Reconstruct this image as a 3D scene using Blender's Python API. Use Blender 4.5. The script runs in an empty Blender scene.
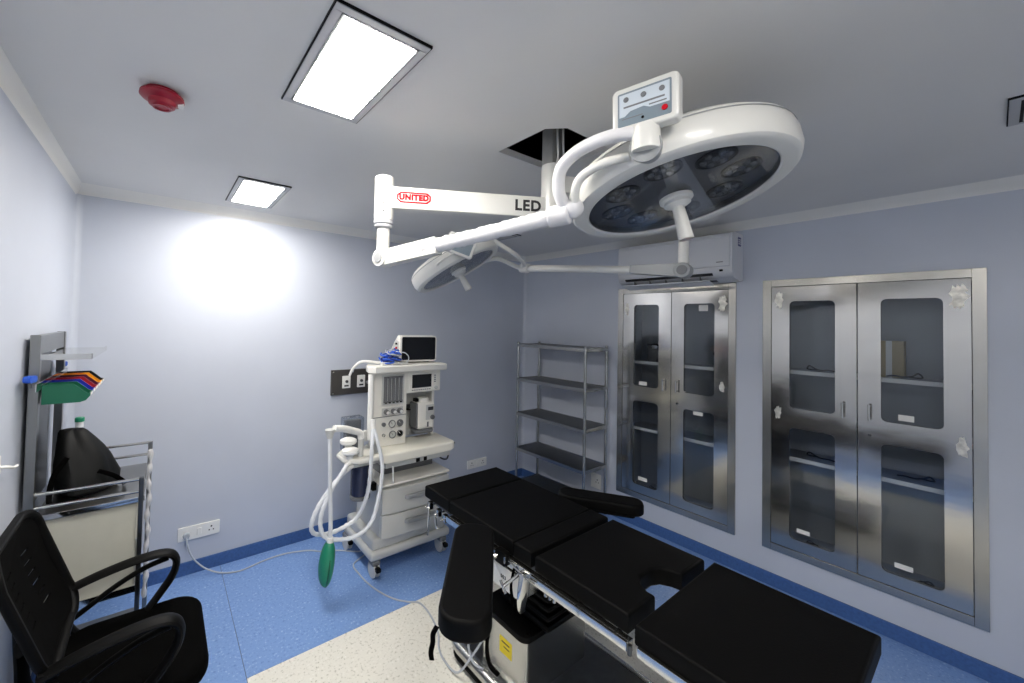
import bpy, bmesh, math, random
from mathutils import Vector, Matrix, noise as mnoise
random.seed(7)
sc = bpy.context.scene
COL = sc.collection
# ------------------------------------------------------------------ camera, world, exposure
CAM_H = 1.65
FPX, PPX, PPY = 397.12, 451.81, 313.86          # focal length and principal point in pixels (1024 x 683 frame)
YAW, PITCH, ROLL = 0.6309, 0.0229, 0.0218
fw = Vector((math.sin(YAW) * math.cos(PITCH), math.cos(YAW) * math.cos(PITCH), math.sin(PITCH)))
rt = Vector((math.cos(YAW), -math.sin(YAW), 0)); up = rt.cross(fw)
r2 = rt * math.cos(ROLL) + up * math.sin(ROLL); u2 = up * math.cos(ROLL) - rt * math.sin(ROLL)
cd = bpy.data.cameras.new('camera'); cam = bpy.data.objects.new('camera', cd); COL.objects.link(cam)
cd.sensor_fit = 'HORIZONTAL'; cd.sensor_width = 36.0; cd.lens = FPX * 36.0 / 1024
cd.shift_x = (512 - PPX) / 1024; cd.shift_y = (PPY - 341.5) / 1024; cd.clip_start = 0.02
cam.matrix_world = Matrix(((r2.x, u2.x, -fw.x, 0), (r2.y, u2.y, -fw.y, 0), (r2.z, u2.z, -fw.z, CAM_H), (0, 0, 0, 1)))
sc.camera = cam
w = bpy.data.worlds.new('world'); sc.world = w; w.use_nodes = True
w.node_tree.nodes['Background'].inputs[0].default_value = (0.5, 0.55, 0.6, 1)
w.node_tree.nodes['Background'].inputs[1].default_value = 0.02
vs = sc.view_settings
vs.view_transform = 'Standard'; vs.look = 'None'; vs.gamma = 1.0; vs.use_curve_mapping = False; vs.exposure = 0.0
PANEL_POWER = 75.0                                # emission strength of a lit ceiling panel

# ------------------------------------------------------------------ materials
def lin(c):
    return tuple(((x / 255) / 12.92 if x / 255 <= 0.04045 else ((x / 255 + 0.055) / 1.055) ** 2.4) for x in c)
MATS = {}
def mat(name, rgb, rough=0.5, metal=0.0, noise=0.0, nscale=20.0, bump=0.0, bscale=60.0, stretch=None, emit=None, trans=0.0, alpha=1.0, spec=0.5, coat=0.0, aniso=0.0):
    m = bpy.data.materials.new(name); m.use_nodes = True; MATS[name] = m
    nt = m.node_tree; N = nt.nodes; L = nt.links; b = N['Principled BSDF']
    c = lin(rgb) if max(rgb) > 1.001 else rgb
    b.inputs['Base Color'].default_value = (*c, 1); b.inputs['Roughness'].default_value = rough; b.inputs['Metallic'].default_value = metal
    b.inputs['Specular IOR Level'].default_value = spec
    if coat: b.inputs['Coat Weight'].default_value = coat
    if aniso: b.inputs['Anisotropic'].default_value = aniso
    if trans: b.inputs['Transmission Weight'].default_value = trans
    if alpha < 1: b.inputs['Alpha'].default_value = alpha
    if emit:
        b.inputs['Emission Color'].default_value = (*lin(emit[0]), 1); b.inputs['Emission Strength'].default_value = emit[1]
    if noise or bump:
        tc = N.new('ShaderNodeTexCoord'); mp = N.new('ShaderNodeMapping'); L.new(tc.outputs['Object'], mp.inputs[0])
        if stretch: mp.inputs['Scale'].default_value = stretch
        if noise:
            n = N.new('ShaderNodeTexNoise'); n.inputs['Scale'].default_value = nscale; n.inputs['Detail'].default_value = 4; L.new(mp.outputs[0], n.inputs['Vector'])
            r = N.new('ShaderNodeValToRGB'); L.new(n.outputs['Fac'], r.inputs[0])
            r.color_ramp.elements[0].position = 0.3; r.color_ramp.elements[1].position = 0.7
            r.color_ramp.elements[0].color = (*[max(0, x * (1 - noise)) for x in c], 1); r.color_ramp.elements[1].color = (*[min(1, x * (1 + noise)) for x in c], 1)
            L.new(r.outputs[0], b.inputs['Base Color'])
        if bump:
            n2 = N.new('ShaderNodeTexNoise'); n2.inputs['Scale'].default_value = bscale; n2.inputs['Detail'].default_value = 3; L.new(mp.outputs[0], n2.inputs['Vector'])
            bp = N.new('ShaderNodeBump'); bp.inputs['Strength'].default_value = bump; bp.inputs['Distance'].default_value = 0.004
            L.new(n2.outputs['Fac'], bp.inputs['Height']); L.new(bp.outputs[0], b.inputs['Normal'])
    return m
def speckle(name, base, dark, light, scale=230.0, rough=0.35):
    m = bpy.data.materials.new(name); m.use_nodes = True; MATS[name] = m
    nt = m.node_tree; N = nt.nodes; L = nt.links; b = N['Principled BSDF']; b.inputs['Roughness'].default_value = rough
    tc = N.new('ShaderNodeTexCoord')
    n = N.new('ShaderNodeTexNoise'); n.inputs['Scale'].default_value = scale * 0.32; n.inputs['Detail'].default_value = 2; L.new(tc.outputs['Object'], n.inputs['Vector'])
    r = N.new('ShaderNodeValToRGB'); L.new(n.outputs['Fac'], r.inputs[0]); cr = r.color_ramp
    cr.elements[0].position = 0.27; cr.elements[0].color = (*lin(dark), 1)
    cr.elements[1].position = 0.42; cr.elements[1].color = (*lin(base), 1)
    e = cr.elements.new(0.60); e.color = (*lin(base), 1); e = cr.elements.new(0.74); e.color = (*lin(light), 1)
    v = N.new('ShaderNodeTexVoronoi'); v.inputs['Scale'].default_value = scale * 0.28; L.new(tc.outputs['Object'], v.inputs['Vector'])
    r3 = N.new('ShaderNodeValToRGB'); L.new(v.outputs['Distance'], r3.inputs[0])
    r3.color_ramp.elements[0].position = 0.1; r3.color_ramp.elements[0].color = (1, 1, 1, 1); r3.color_ramp.elements[1].position = 0.2; r3.color_ramp.elements[1].color = (0, 0, 0, 1)
    ml = N.new('ShaderNodeMath'); ml.operation = 'MULTIPLY'; L.new(r3.outputs[0], ml.inputs[0]); L.new(v.outputs['Color'], ml.inputs[1])
    mx = N.new('ShaderNodeMix'); mx.data_type = 'RGBA'; L.new(ml.outputs[0], mx.inputs['Factor']); L.new(r.outputs[0], mx.inputs['A']); mx.inputs['B'].default_value = (*lin(dark), 1)
    L.new(mx.outputs['Result'], b.inputs['Base Color'])
    return m
mat('wall_paint', (192, 198, 210), 0.42, noise=0.02, nscale=3, bump=0.05, bscale=180)
mat('ceiling_paint', (219, 218, 216), 0.6, noise=0.02, nscale=2)
mat('cornice_plaster', (236, 234, 228), 0.6, bump=0.08, bscale=15)
mat('concrete', (70, 68, 66), 0.9, noise=0.2)
mat('skirting_vinyl', (62, 96, 150), 0.45, noise=0.15, nscale=70)
speckle('blue_vinyl', (120, 154, 208), (90, 126, 188), (170, 195, 228))
speckle('white_vinyl', (228, 226, 216), (176, 174, 160), (240, 239, 232))
mat('steel', (190, 190, 186), 0.24, 1.0, bump=0.05, bscale=40, stretch=(1, 1, 14))
mat('cabinet_steel', (184, 182, 176), 0.26, 1.0, noise=0.08, nscale=5, bump=0.04, bscale=5, stretch=(1, 1.4, 1))
mat('door_steel', (196, 194, 189), 0.13, 1.0, noise=0.06, nscale=3, bump=0.5, bscale=2.6, stretch=(1, .7, 1.5))
mat('chrome', (215, 215, 212), 0.12, 1.0)
mat('dark_steel', (96, 98, 100), 0.32, 1.0, noise=0.1)
mat('trolley_steel', (146, 147, 146), 0.3, 1.0, bump=0.05, bscale=40, stretch=(1, 1, 14))
mat('shelf_steel', (72, 76, 80), 0.35, 0.9, noise=0.1)
mat('scuffed_film', (206, 204, 196), 0.35, 0.6, noise=0.35, nscale=30, bump=0.9, bscale=60)
mat('machine_white', (234, 232, 224), 0.38)
mat('worktop_cream', (240, 237, 224), 0.35)
mat('machine_grey', (196, 197, 194), 0.42)
mat('machine_dark_grey', (110, 112, 114), 0.45)
mat('lamp_white', (216, 216, 211), 0.3, coat=0.2)
mat('wrap_plastic', (212, 212, 214), 0.28, bump=0.6, bscale=45)
mat('arm_grey', (150, 153, 154), 0.4)
mat('post_grey', (140, 140, 138), 0.45, noise=0.1)
mat('black_plastic', (6, 6, 6), 0.5, spec=0.12)
mat('dark_panel', (34, 36, 40), 0.35)
mat('black_leather', (6, 6, 6), 0.55, spec=0.09, bump=0.12, bscale=160)
mat('black_fabric', (4, 4, 4), 0.9, spec=0.04, bump=0.4, bscale=300)
mat('black_mesh', (6, 6, 6), 0.85, spec=0.06, bump=0.5, bscale=400)
mat('bag_fabric', (8, 10, 11), 0.6, spec=0.2, bump=0.4, bscale=25)
mat('screen_black', (8, 9, 11), 0.12)
mat('smoked_plate', (128, 130, 134), 0.4)
mat('led_dark', (62, 64, 68), 0.3)
mat('led_lens', (170, 174, 180), 0.08, 0.5)
mat('clear_tube', (220, 224, 228), 0.3)
mat('bag_green', (34, 132, 100), 0.4)
mat('red_plastic', (150, 14, 40), 0.35)
mat('logo_red', (176, 20, 34), 0.6, spec=0.1)
mat('letter_black', (26, 26, 28), 0.5)
mat('bin_green', (14, 96, 70), 0.4); mat('bin_blue', (28, 44, 170), 0.4); mat('bin_red', (168, 22, 44), 0.4)
mat('bin_maroon', (92, 24, 60), 0.4); mat('bin_yellow', (238, 168, 24), 0.4); mat('bin_black', (22, 22, 24), 0.4)
mat('blue_plastic', (38, 88, 196), 0.4); mat('cable_blue', (40, 92, 205), 0.45); mat('cable_navy', (22, 34, 110), 0.45)
mat('cable_grey', (176, 182, 190), 0.45); mat('cable_dark', (40, 42, 46), 0.45)
mat('cream_panel', (196, 195, 182), 0.5, noise=0.03)
mat('plate_white', (232, 232, 228), 0.4)
mat('panel_brown', (78, 76, 74), 0.35, 0.5, noise=0.06)
mat('sticker_yellow', (228, 204, 30), 0.5)
mat('paper_white', (230, 230, 226), 0.7)
mat('cardboard', (176, 160, 122), 0.8)
mat('ac_white', (214, 216, 220), 0.4)
mat('aluminium_trim', (176, 177, 180), 0.5, 0.1)
mat('lit_diffuser', (255, 255, 255), 0.6, emit=((255, 249, 241), PANEL_POWER))
mat('unlit_diffuser', (188, 186, 180), 0.6)
mat('dial_face', (205, 206, 200), 0.4)
mat('panel_blue_grey', (118, 132, 142), 0.45); mat('panel_pale', (196, 206, 214), 0.45)
mat('canister_dark', (40, 46, 70), 0.25)
mat('interior_steel', (150, 154, 160), 0.5, 0.3)
def glass(name, tint, mixf, rough=0.03):
    m = bpy.data.materials.new(name); m.use_nodes = True; MATS[name] = m
    nt = m.node_tree; N = nt.nodes; L = nt.links; N.remove(N['Principled BSDF'])
    t = N.new('ShaderNodeBsdfTransparent'); t.inputs[0].default_value = (*tint, 1)
    g = N.new('ShaderNodeBsdfGlossy'); g.inputs['Roughness'].default_value = rough; g.inputs[0].default_value = (0.9, 0.93, 0.96, 1)
    lw = N.new('ShaderNodeLayerWeight'); lw.inputs[0].default_value = 0.5                 # facing is the same from both sides of a pane
    pw = N.new('ShaderNodeMath'); pw.operation = 'POWER'; L.new(lw.outputs['Facing'], pw.inputs[0]); pw.inputs[1].default_value = 5.0
    f0 = ((mixf - 1) / (mixf + 1)) ** 2
    f = N.new('ShaderNodeMath'); f.operation = 'MULTIPLY_ADD'; L.new(pw.outputs[0], f.inputs[0]); f.inputs[1].default_value = 1 - f0; f.inputs[2].default_value = f0
    x = N.new('ShaderNodeMixShader'); L.new(f.outputs[0], x.inputs[0]); L.new(t.outputs[0], x.inputs[1]); L.new(g.outputs[0], x.inputs[2])
    L.new(x.outputs[0], N['Material Output'].inputs[0])
glass('cabinet_glass', (0.86, 0.88, 0.90), 1.5)
glass('smoked_glass', (0.80, 0.81, 0.83), 1.45)
glass('flow_glass', (0.9, 0.92, 0.94), 1.45)
glass('clear_plastic', (0.75, 0.78, 0.82), 1.45)

# ------------------------------------------------------------------ mesh helpers (world coordinates)
class B:
    def __init__(s): s.bm = bmesh.new()
    def _bev(s, vs_, bevel, seg):
        if bevel > 0:
            es = list({e for v in vs_ for e in v.link_edges})
            bmesh.ops.bevel(s.bm, geom=es, offset=bevel, segments=seg, profile=0.5, affect='EDGES', clamp_overlap=True)
    def box(s, x0, x1, y0, y1, z0, z1, bevel=0.0, seg=2, M=None):
        c = Vector(((x0 + x1) / 2, (y0 + y1) / 2, (z0 + z1) / 2))
        T = Matrix.Translation(c) @ Matrix.Diagonal((abs(x1 - x0), abs(y1 - y0), abs(z1 - z0), 1))
        if M is not None: T = M @ T
        v = bmesh.ops.create_cube(s.bm, size=1.0, matrix=T)['verts']; s._bev(v, bevel, seg); return s
    def cyl(s, p0, p1, r0, r1=None, n=20, bevel=0.0, seg=2):
        p0 = Vector(p0); p1 = Vector(p1); r1 = r0 if r1 is None else r1; d = p1 - p0
        q = Vector((0, 0, 1)).rotation_difference(d.normalized()).to_matrix().to_4x4()
        T = Matrix.Translation((p0 + p1) / 2) @ q
        v = bmesh.ops.create_cone(s.bm, cap_ends=True, segments=n, radius1=r0, radius2=r1, depth=d.length, matrix=T)['verts']
        if bevel > 0:
            es = [e for e in {e for x in v for e in x.link_edges} if sum(len(f.verts) > 4 for f in e.link_faces) == 1]
            bmesh.ops.bevel(s.bm, geom=es, offset=bevel, segments=seg, profile=0.5, affect='EDGES', clamp_overlap=True)
        return s
    def ball(s, c, r, n=16, sc_=(1, 1, 1), M=None):
        T = Matrix.Translation(Vector(c)) @ (M.to_3x3().to_4x4() if M is not None else Matrix.Identity(4)) @ Matrix.Diagonal((*sc_, 1))
        bmesh.ops.create_uvsphere(s.bm, u_segments=n, v_segments=max(6, n // 2), radius=r, matrix=T); return s
    def prism(s, poly, h0, h1, M=None, bevel=0.0, seg=2):
        M = M if M is not None else Matrix.Identity(4)
        a = [s.bm.verts.new(M @ Vector((x, y, h0))) for x, y in poly]; b = [s.bm.verts.new(M @ Vector((x, y, h1))) for x, y in poly]
        n = len(poly); fs = [s.bm.faces.new(list(reversed(a))), s.bm.faces.new(b)]
        for i in range(n): fs.append(s.bm.faces.new((a[i], a[(i + 1) % n], b[(i + 1) % n], b[i])))
        bmesh.ops.recalc_face_normals(s.bm, faces=fs)
        if bevel > 0:
            es = list(fs[0].edges) + list(fs[1].edges)
            bmesh.ops.bevel(s.bm, geom=es, offset=bevel, segments=seg, profile=0.5, affect='EDGES', clamp_overlap=True)
        return s
    def lathe(s, prof, M=None, n=32):
        M = M if M is not None else Matrix.Identity(4); rings = []
        for r, h in prof:
            if r < 1e-6: rings.append([s.bm.verts.new(M @ Vector((0, 0, h)))])
            else: rings.append([s.bm.verts.new(M @ Vector((r * math.cos(2 * math.pi * i / n), r * math.sin(2 * math.pi * i / n), h))) for i in range(n)])
        fs = []
        for a, b in zip(rings, rings[1:]):
            for i in range(n):
                j = (i + 1) % n
                if len(a) == 1 and len(b) == 1: continue
                if len(a) == 1: f = (a[0], b[i], b[j])
                elif len(b) == 1: f = (a[i], b[0], a[j])
                else: f = (a[i], b[i], b[j], a[j])
                fs.append(s.bm.faces.new(f))
        bmesh.ops.recalc_face_normals(s.bm, faces=fs); return s
    def tube(s, pts, r, n=10, smooth=6, closed=False, rad=None, flat=None):
        P = [Vector(p) for p in pts]
        if smooth > 1:
            Q = []; m = len(P)
            for i in range(m if closed else m - 1):
                if closed: a, b, c, d = P[(i - 1) % m], P[i], P[(i + 1) % m], P[(i + 2) % m]
                else: a, b, c, d = P[max(i - 1, 0)], P[i], P[i + 1], P[min(i + 2, m - 1)]
                for k in range(smooth):
                    t = k / smooth
                    Q.append(0.5 * ((2 * b) + (c - a) * t + (2 * a - 5 * b + 4 * c - d) * t * t + (3 * b - a - 3 * c + d) * t ** 3))
            if not closed: Q.append(P[-1])
            P = Q
        m = len(P); rings = []; prev = None
        for i, p in enumerate(P):
            if closed: t = P[(i + 1) % m] - P[i - 1]
            else: t = P[min(i + 1, m - 1)] - P[max(i - 1, 0)]
            t.normalize()
            if prev is None:
                a = Vector((0, 0, 1)) if abs(t.z) < 0.9 else Vector((1, 0, 0)); prev = (a - t * a.dot(t)).normalized()
            else:
                prev = prev - t * prev.dot(t); prev.normalize()
            bn = t.cross(prev); rr = rad(i / (m - 1)) if rad else r
            fx, fy = flat if flat else (1, 1)
            rings.append([s.bm.verts.new(p + prev * (math.cos(2 * math.pi * k / n) * rr * fx) + bn * (math.sin(2 * math.pi * k / n) * rr * fy)) for k in range(n)])
        fs = []
        for i in range(m if closed else m - 1):
            a, b = rings[i], rings[(i + 1) % m]
            for k in range(n): fs.append(s.bm.faces.new((a[k], a[(k + 1) % n], b[(k + 1) % n], b[k])))
        if not closed: fs.append(s.bm.faces.new(list(reversed(rings[0])))); fs.append(s.bm.faces.new(rings[-1]))
        bmesh.ops.recalc_face_normals(s.bm, faces=fs); return s
def rrect(w_, h_, r, n=5, cx=0, cy=0):
    out = []
    for sx, sy, a0 in ((1, 1, 0), (-1, 1, 90), (-1, -1, 180), (1, -1, 270)):
        for k in range(n + 1):
            a = math.radians(a0 + 90 * k / n); out.append((cx + sx * (w_ / 2 - r) + r * math.cos(a), cy + sy * (h_ / 2 - r) + r * math.sin(a)))
    return out
def frame_M(o, x, y, z): return Matrix(((x[0], y[0], z[0], o[0]), (x[1], y[1], z[1], o[1]), (x[2], y[2], z[2], o[2]), (0, 0, 0, 1)))
BASE = {}
def link(name, bm, m, base, parent=None):
    me = bpy.data.meshes.new(name); bm.transform(Matrix.Translation(-Vector(base))); bm.to_mesh(me); bm.free()
    me.materials.append(MATS[m]); me.shade_smooth(); me.set_sharp_from_angle(angle=math.radians(35))
    o = bpy.data.objects.new(name, me); COL.objects.link(o)
    wn = o.modifiers.new('weighted_normals', 'WEIGHTED_NORMAL'); wn.keep_sharp = True; wn.weight = 80
    if parent is not None: o.parent = parent
    else: o.location = base
    BASE[o] = Vector(base); return o
def thing(name, label, cat, base, group=None):
    o = bpy.data.objects.new(name, None); COL.objects.link(o); o.location = base; o.empty_display_size = 0.05
    o['label'] = label; o['category'] = cat; BASE[o] = Vector(base)
    if group: o['group'] = group
    return o
def part(name, b, m, parent, label=None):
    o = link(name, b.bm, m, BASE[parent], parent)
    if label: o['label'] = label
    return o
def solo(name, b, m, label, cat, base, group=None):
    o = link(name, b.bm, m, base); o['label'] = label; o['category'] = cat
    if group: o['group'] = group
    return o
def struct(name, b, m, label=None, base=(0, 0, 0)):
    o = link(name, b.bm, m, base); o['kind'] = 'structure'
    if label: o['label'] = label
    return o
def text_bm(body, size, M, depth=0.0006, bold=0.0):
    cu = bpy.data.curves.new('lettering', 'FONT'); cu.body = body; cu.size = size; cu.align_x = 'CENTER'; cu.align_y = 'CENTER'; cu.extrude = depth; cu.offset = bold; cu.resolution_u = 3; cu.space_character = 1.12
    o = bpy.data.objects.new('lettering', cu); COL.objects.link(o); dg = bpy.context.evaluated_depsgraph_get()
    me = bpy.data.meshes.new_from_object(o.evaluated_get(dg)); b = B(); b.bm.from_mesh(me); b.bm.transform(M)
    bpy.data.objects.remove(o); bpy.data.curves.remove(cu); bpy.data.meshes.remove(me); return b

# ------------------------------------------------------------------ the room
XL, XR, YB, YF, ZC, ZS = -0.41, 3.238, 3.072, -2.60, 2.3835, 2.95
T_ = 0.12
# floor: four vinyl sheets laid on a screed, welded seams
SX0, SX1, SY1 = 0.367, 2.28, 2.035
fl = struct('floor', B().box(XL - T_, XR + 0.55, YF - T_, YB + T_, -0.08, -0.004), 'concrete', 'vinyl floor with a white centre and a blue border')
def sheet(x0, x1, y0, y1, m): 
    g = 0.0012; return part('vinyl_sheet', B().box(x0 + g, x1 - g, y0 + g, y1 - g, -0.004, 0.0), m, fl)
sheet(XL, SX0, YF, YB, 'blue_vinyl'); sheet(SX0, XR, SY1, YB, 'blue_vinyl'); sheet(SX1, XR, YF, SY1, 'blue_vinyl'); sheet(SX0, SX1, YF, SY1, 'white_vinyl')
struct('wall_back', B().box(XL - T_, XR + T_, YB, YB + T_, 0, ZS), 'wall_paint')
struct('wall_left', B().box(XL - T_, XL, YF - T_, YB, 0, ZS), 'wall_paint')
struct('wall_front', B().box(XL, XR + T_, YF - T_, YF, 0, ZS), 'wall_paint')
# right wall with two cabinet recesses
CAB = ((1.065, 1.948), (0.022, 0.912)); CZ0, CZ1 = 0.232, 1.976
b = B(); ys = [YF, CAB[1][0] + .01, CAB[1][1] - .01, CAB[0][0] + .01, CAB[0][1] - .01, YB]
b.box(XR, XR + 0.42, YF, YB, 0, CZ0 + .01); b.box(XR, XR + 0.42, YF, YB, CZ1 - .01, ZS)
for k in (0, 2, 4): b.box(XR, XR + 0.42, ys[k], ys[k + 1], CZ0 + .01, CZ1 - .01)
b.box(XR + .36, XR + .42, YF, YB, CZ0 + .01, CZ1 - .01)
struct('wall_right', b, 'wall_paint')
# false ceiling with the rough opening round the lamp column
HX0, HX1, HY0, HY1 = 1.137, 1.47, 0.935, 1.245
b = B(); t = 0.03
b.box(XL, HX0, YF, YB, ZC, ZC + t); b.box(HX1, XR, YF, YB, ZC, ZC + t); b.box(HX0, HX1, YF, HY0, ZC, ZC + t); b.box(HX0, HX1, HY1, YB, ZC, ZC + t)
b.prism([(HX0, HY0), (HX0 + .06, HY0), (HX0, HY0 + .055)], ZC, ZC + t)
struct('ceiling', b, 'ceiling_paint')
struct('ceiling.001', B().box(XL - T_, XR + T_, YF - T_, YB + T_, ZS, ZS + 0.1), 'concrete', 'dark concrete slab above the false ceiling')
# coved cornice, skirting, vertical corner coves
def cove(a, bq, inward, z0=2.336, dep=0.088, n=5):
    a = Vector(a); bq = Vector(bq); inward = Vector(inward); prof = []
    for k in range(n + 1):
        s = k / n; prof.append((dep * s ** 1.15, z0 + (ZC - z0) * s ** 0.85))
    prof += [(0, ZC)]
    bb = B(); A = [bb.bm.verts.new(a + inward * o + Vector((0, 0, z))) for o, z in prof]; C = [bb.bm.verts.new(bq + inward * o + Vector((0, 0, z))) for o, z in prof]
    m = len(prof); fs = [bb.bm.faces.new(A), bb.bm.faces.new(list(reversed(C)))]
    for i in range(m): fs.append(bb.bm.faces.new((A[i], C[i], C[(i + 1) % m], A[(i + 1) % m])))
    bmesh.ops.recalc_face_normals(bb.bm, faces=fs); return bb
struct('trim_1', cove((XL, YB, 0), (XR, YB, 0), (0, -1, 0)), 'cornice_plaster', 'plaster cove cornice above back wall')
struct('trim_2', cove((XR, YF, 0), (XR, YB, 0), (-1, 0, 0)), 'cornice_plaster', 'plaster cove cornice above right wall')
struct('trim_3', cove((XL, YF, 0), (XL, YB, 0), (1, 0, 0), 2.326, .03), 'cornice_plaster', 'plaster cove cornice above left wall')
struct('trim_4', cove((XL, YF, 0), (XR, YF, 0), (0, 1, 0)), 'cornice_plaster', 'plaster cove cornice above front wall')
def skirt(name, x0, x1, y0, y1): struct(name, B().box(x0, x1, y0, y1, 0, 0.082, 0.003, 2), 'skirting_vinyl', 'blue vinyl skirting coved up the wall')
skirt('baseboard_back', XL, XR, YB - .012, YB); skirt('baseboard_right', XR - .012, XR, YF, YB - .012); skirt('baseboard_left', XL, XL + .012, YF, YB - .012); skirt('baseboard_front', XL + .012, XR - .012, YF, YF + .012)
def corner(name, cx, cy, sx, sy):
    r = 0.03; pl = [(cx, cy)] + [(cx + sx * (r - r * math.sin(a)), cy + sy * (r - r * math.cos(a))) for a in [math.radians(90 * k / 5) for k in range(6)]]
    struct(name, B().prism(pl, 0.082, 2.336), 'wall_paint', 'coved vertical corner between two walls')
corner('trim_5', XR, YB, -1, -1); corner('trim_6', XL, YB, 1, -1)

# ------------------------------------------------------------------ ceiling lights
def ceiling_light(x0, x1, y0, y1, lit, label):
    th = thing('ceiling_light', label, 'ceiling light', ((x0 + x1) / 2, (y0 + y1) / 2, ZC - .012), 'recessed ceiling panel lights')
    b = B(); z0, z1, f = ZC - 0.009, ZC, 0.022
    b.box(x0, x1, y0, y0 + f, z0, z1, .001); b.box(x0, x1, y1 - f, y1, z0, z1, .001); b.box(x0, x0 + f, y0 + f, y1 - f, z0, z1, .001); b.box(x1 - f, x1, y0 + f, y1 - f, z0, z1, .001)
    part('frame', b, 'aluminium_trim', th)
    b = B(); e = .003
    b.box(x0 - e, x1 + e, y0 - e, y0, z0 + .002, z1); b.box(x0 - e, x1 + e, y1, y1 + e, z0 + .002, z1); b.box(x0 - e, x0, y0, y1, z0 + .002, z1); b.box(x1, x1 + e, y0, y1, z0 + .002, z1)
    part('shadow_line', b, 'black_plastic', th)  # thin black strip painting in the shadow line round the frame
    b = B(); i = .007; x0 += f; x1 -= f; y0 += f; y1 -= f
    b.box(x0, x1, y0, y0 + i, z0 - .001, z1); b.box(x0, x1, y1 - i, y1, z0 - .001, z1); b.box(x0, x0 + i, y0 + i, y1 - i, z0 - .001, z1); b.box(x1 - i, x1, y0 + i, y1 - i, z0 - .001, z1)
    part('inner_bezel', b, 'machine_dark_grey' if lit else 'black_plastic', th)
    part('diffuser', B().box(x0 + i, x1 - i, y0 + i, y1 - i, z0 - .003, z1 - .001, .002, 2), 'lit_diffuser' if lit else 'unlit_diffuser', th)
LX = (0.300, 0.556); RX = (2.100, 2.358)
ceiling_light(*LX, 2.293, 2.803, True, 'lit white ceiling panel light over the back wall by the gas outlets')
ceiling_light(*LX, 0.880, 1.385, True, 'lit white ceiling panel light beside the red alarm sounder')
ceiling_light(*LX, -0.535, -0.03, True, 'lit white ceiling panel light above the middle of the left wall')
ceiling_light(*LX, -1.948, -1.443, True, 'unseen lit white ceiling panel light added for fill at the front wall end')  # unseen panel added behind the camera to fill the cabinet side
ceiling_light(*RX, 2.293, 2.803, False, 'unlit ceiling panel light in front of the steel rack')
ceiling_light(*RX, 0.880, 1.385, False, 'unlit ceiling panel light over the foot of the operating table')
ceiling_light(*RX, -0.535, -0.03, False, 'unlit ceiling panel light nearest the front wall on the cabinet side')
# red sounder
c = Vector((-0.02, 1.60, ZC)); th = thing('alarm_sounder', 'red round fire alarm sounder on the grey ceiling', 'alarm', (c.x, c.y, ZC - .05))
M = Matrix.Translation(c)
part('mounting_base', B().lathe([(0, 0), (.045, 0), (.047, -.008), (0, -.008)], M, 24), 'red_plastic', th)
part('sounder_body', B().lathe([(0, -.008), (.050, -.008), (.060, -.014), (.061, -.022), (.055, -.028), (.040, -.034), (.036, -.046), (.028, -.050), (0, -.051)], M, 28), 'red_plastic', th)
part('strobe_lens', B().box(c.x + .042, c.x + .058, c.y - .012, c.y + .012, ZC - .036, ZC - .024, .003), 'paper_white', th)
part('grille_ring', B().lathe([(.020, -.0505), (.026, -.0505), (.026, -.054), (.020, -.054), (.020, -.0505)], M, 24), 'red_plastic', th)

# ------------------------------------------------------------------ wall cabinets
def holed(outer, holes, h0, h1, M):
    bb = B(); bm = bb.bm
    def face_at(h):
        loops = []; es = []
        for lp in [outer] + holes:
            v = [bm.verts.new(M @ Vector((x, y, h))) for x, y in lp]; loops.append(v)
            es += [bm.edges.new((v[i], v[(i + 1) % len(v)])) for i in range(len(v))]
        bmesh.ops.triangle_fill(bm, use_beauty=True, use_dissolve=False, edges=es); return loops
    a = face_at(h0); c = face_at(h1)
    for la, lc in zip(a, c):
        n = len(la)
        for i in range(n): bm.faces.new((la[i], la[(i + 1) % n], lc[(i + 1) % n], lc[i]))
    bmesh.ops.recalc_face_normals(bm, faces=bm.faces[:]); return bb
def blob(cx, cy, rx, ry, seed, n=22):
    rnd = random.Random(seed); return [(cx + rx * math.cos(2 * math.pi * k / n) * rnd.uniform(.5, 1.05), cy + ry * math.sin(2 * math.pi * k / n) * rnd.uniform(.6, 1.05)) for k in range(n)]
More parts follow.
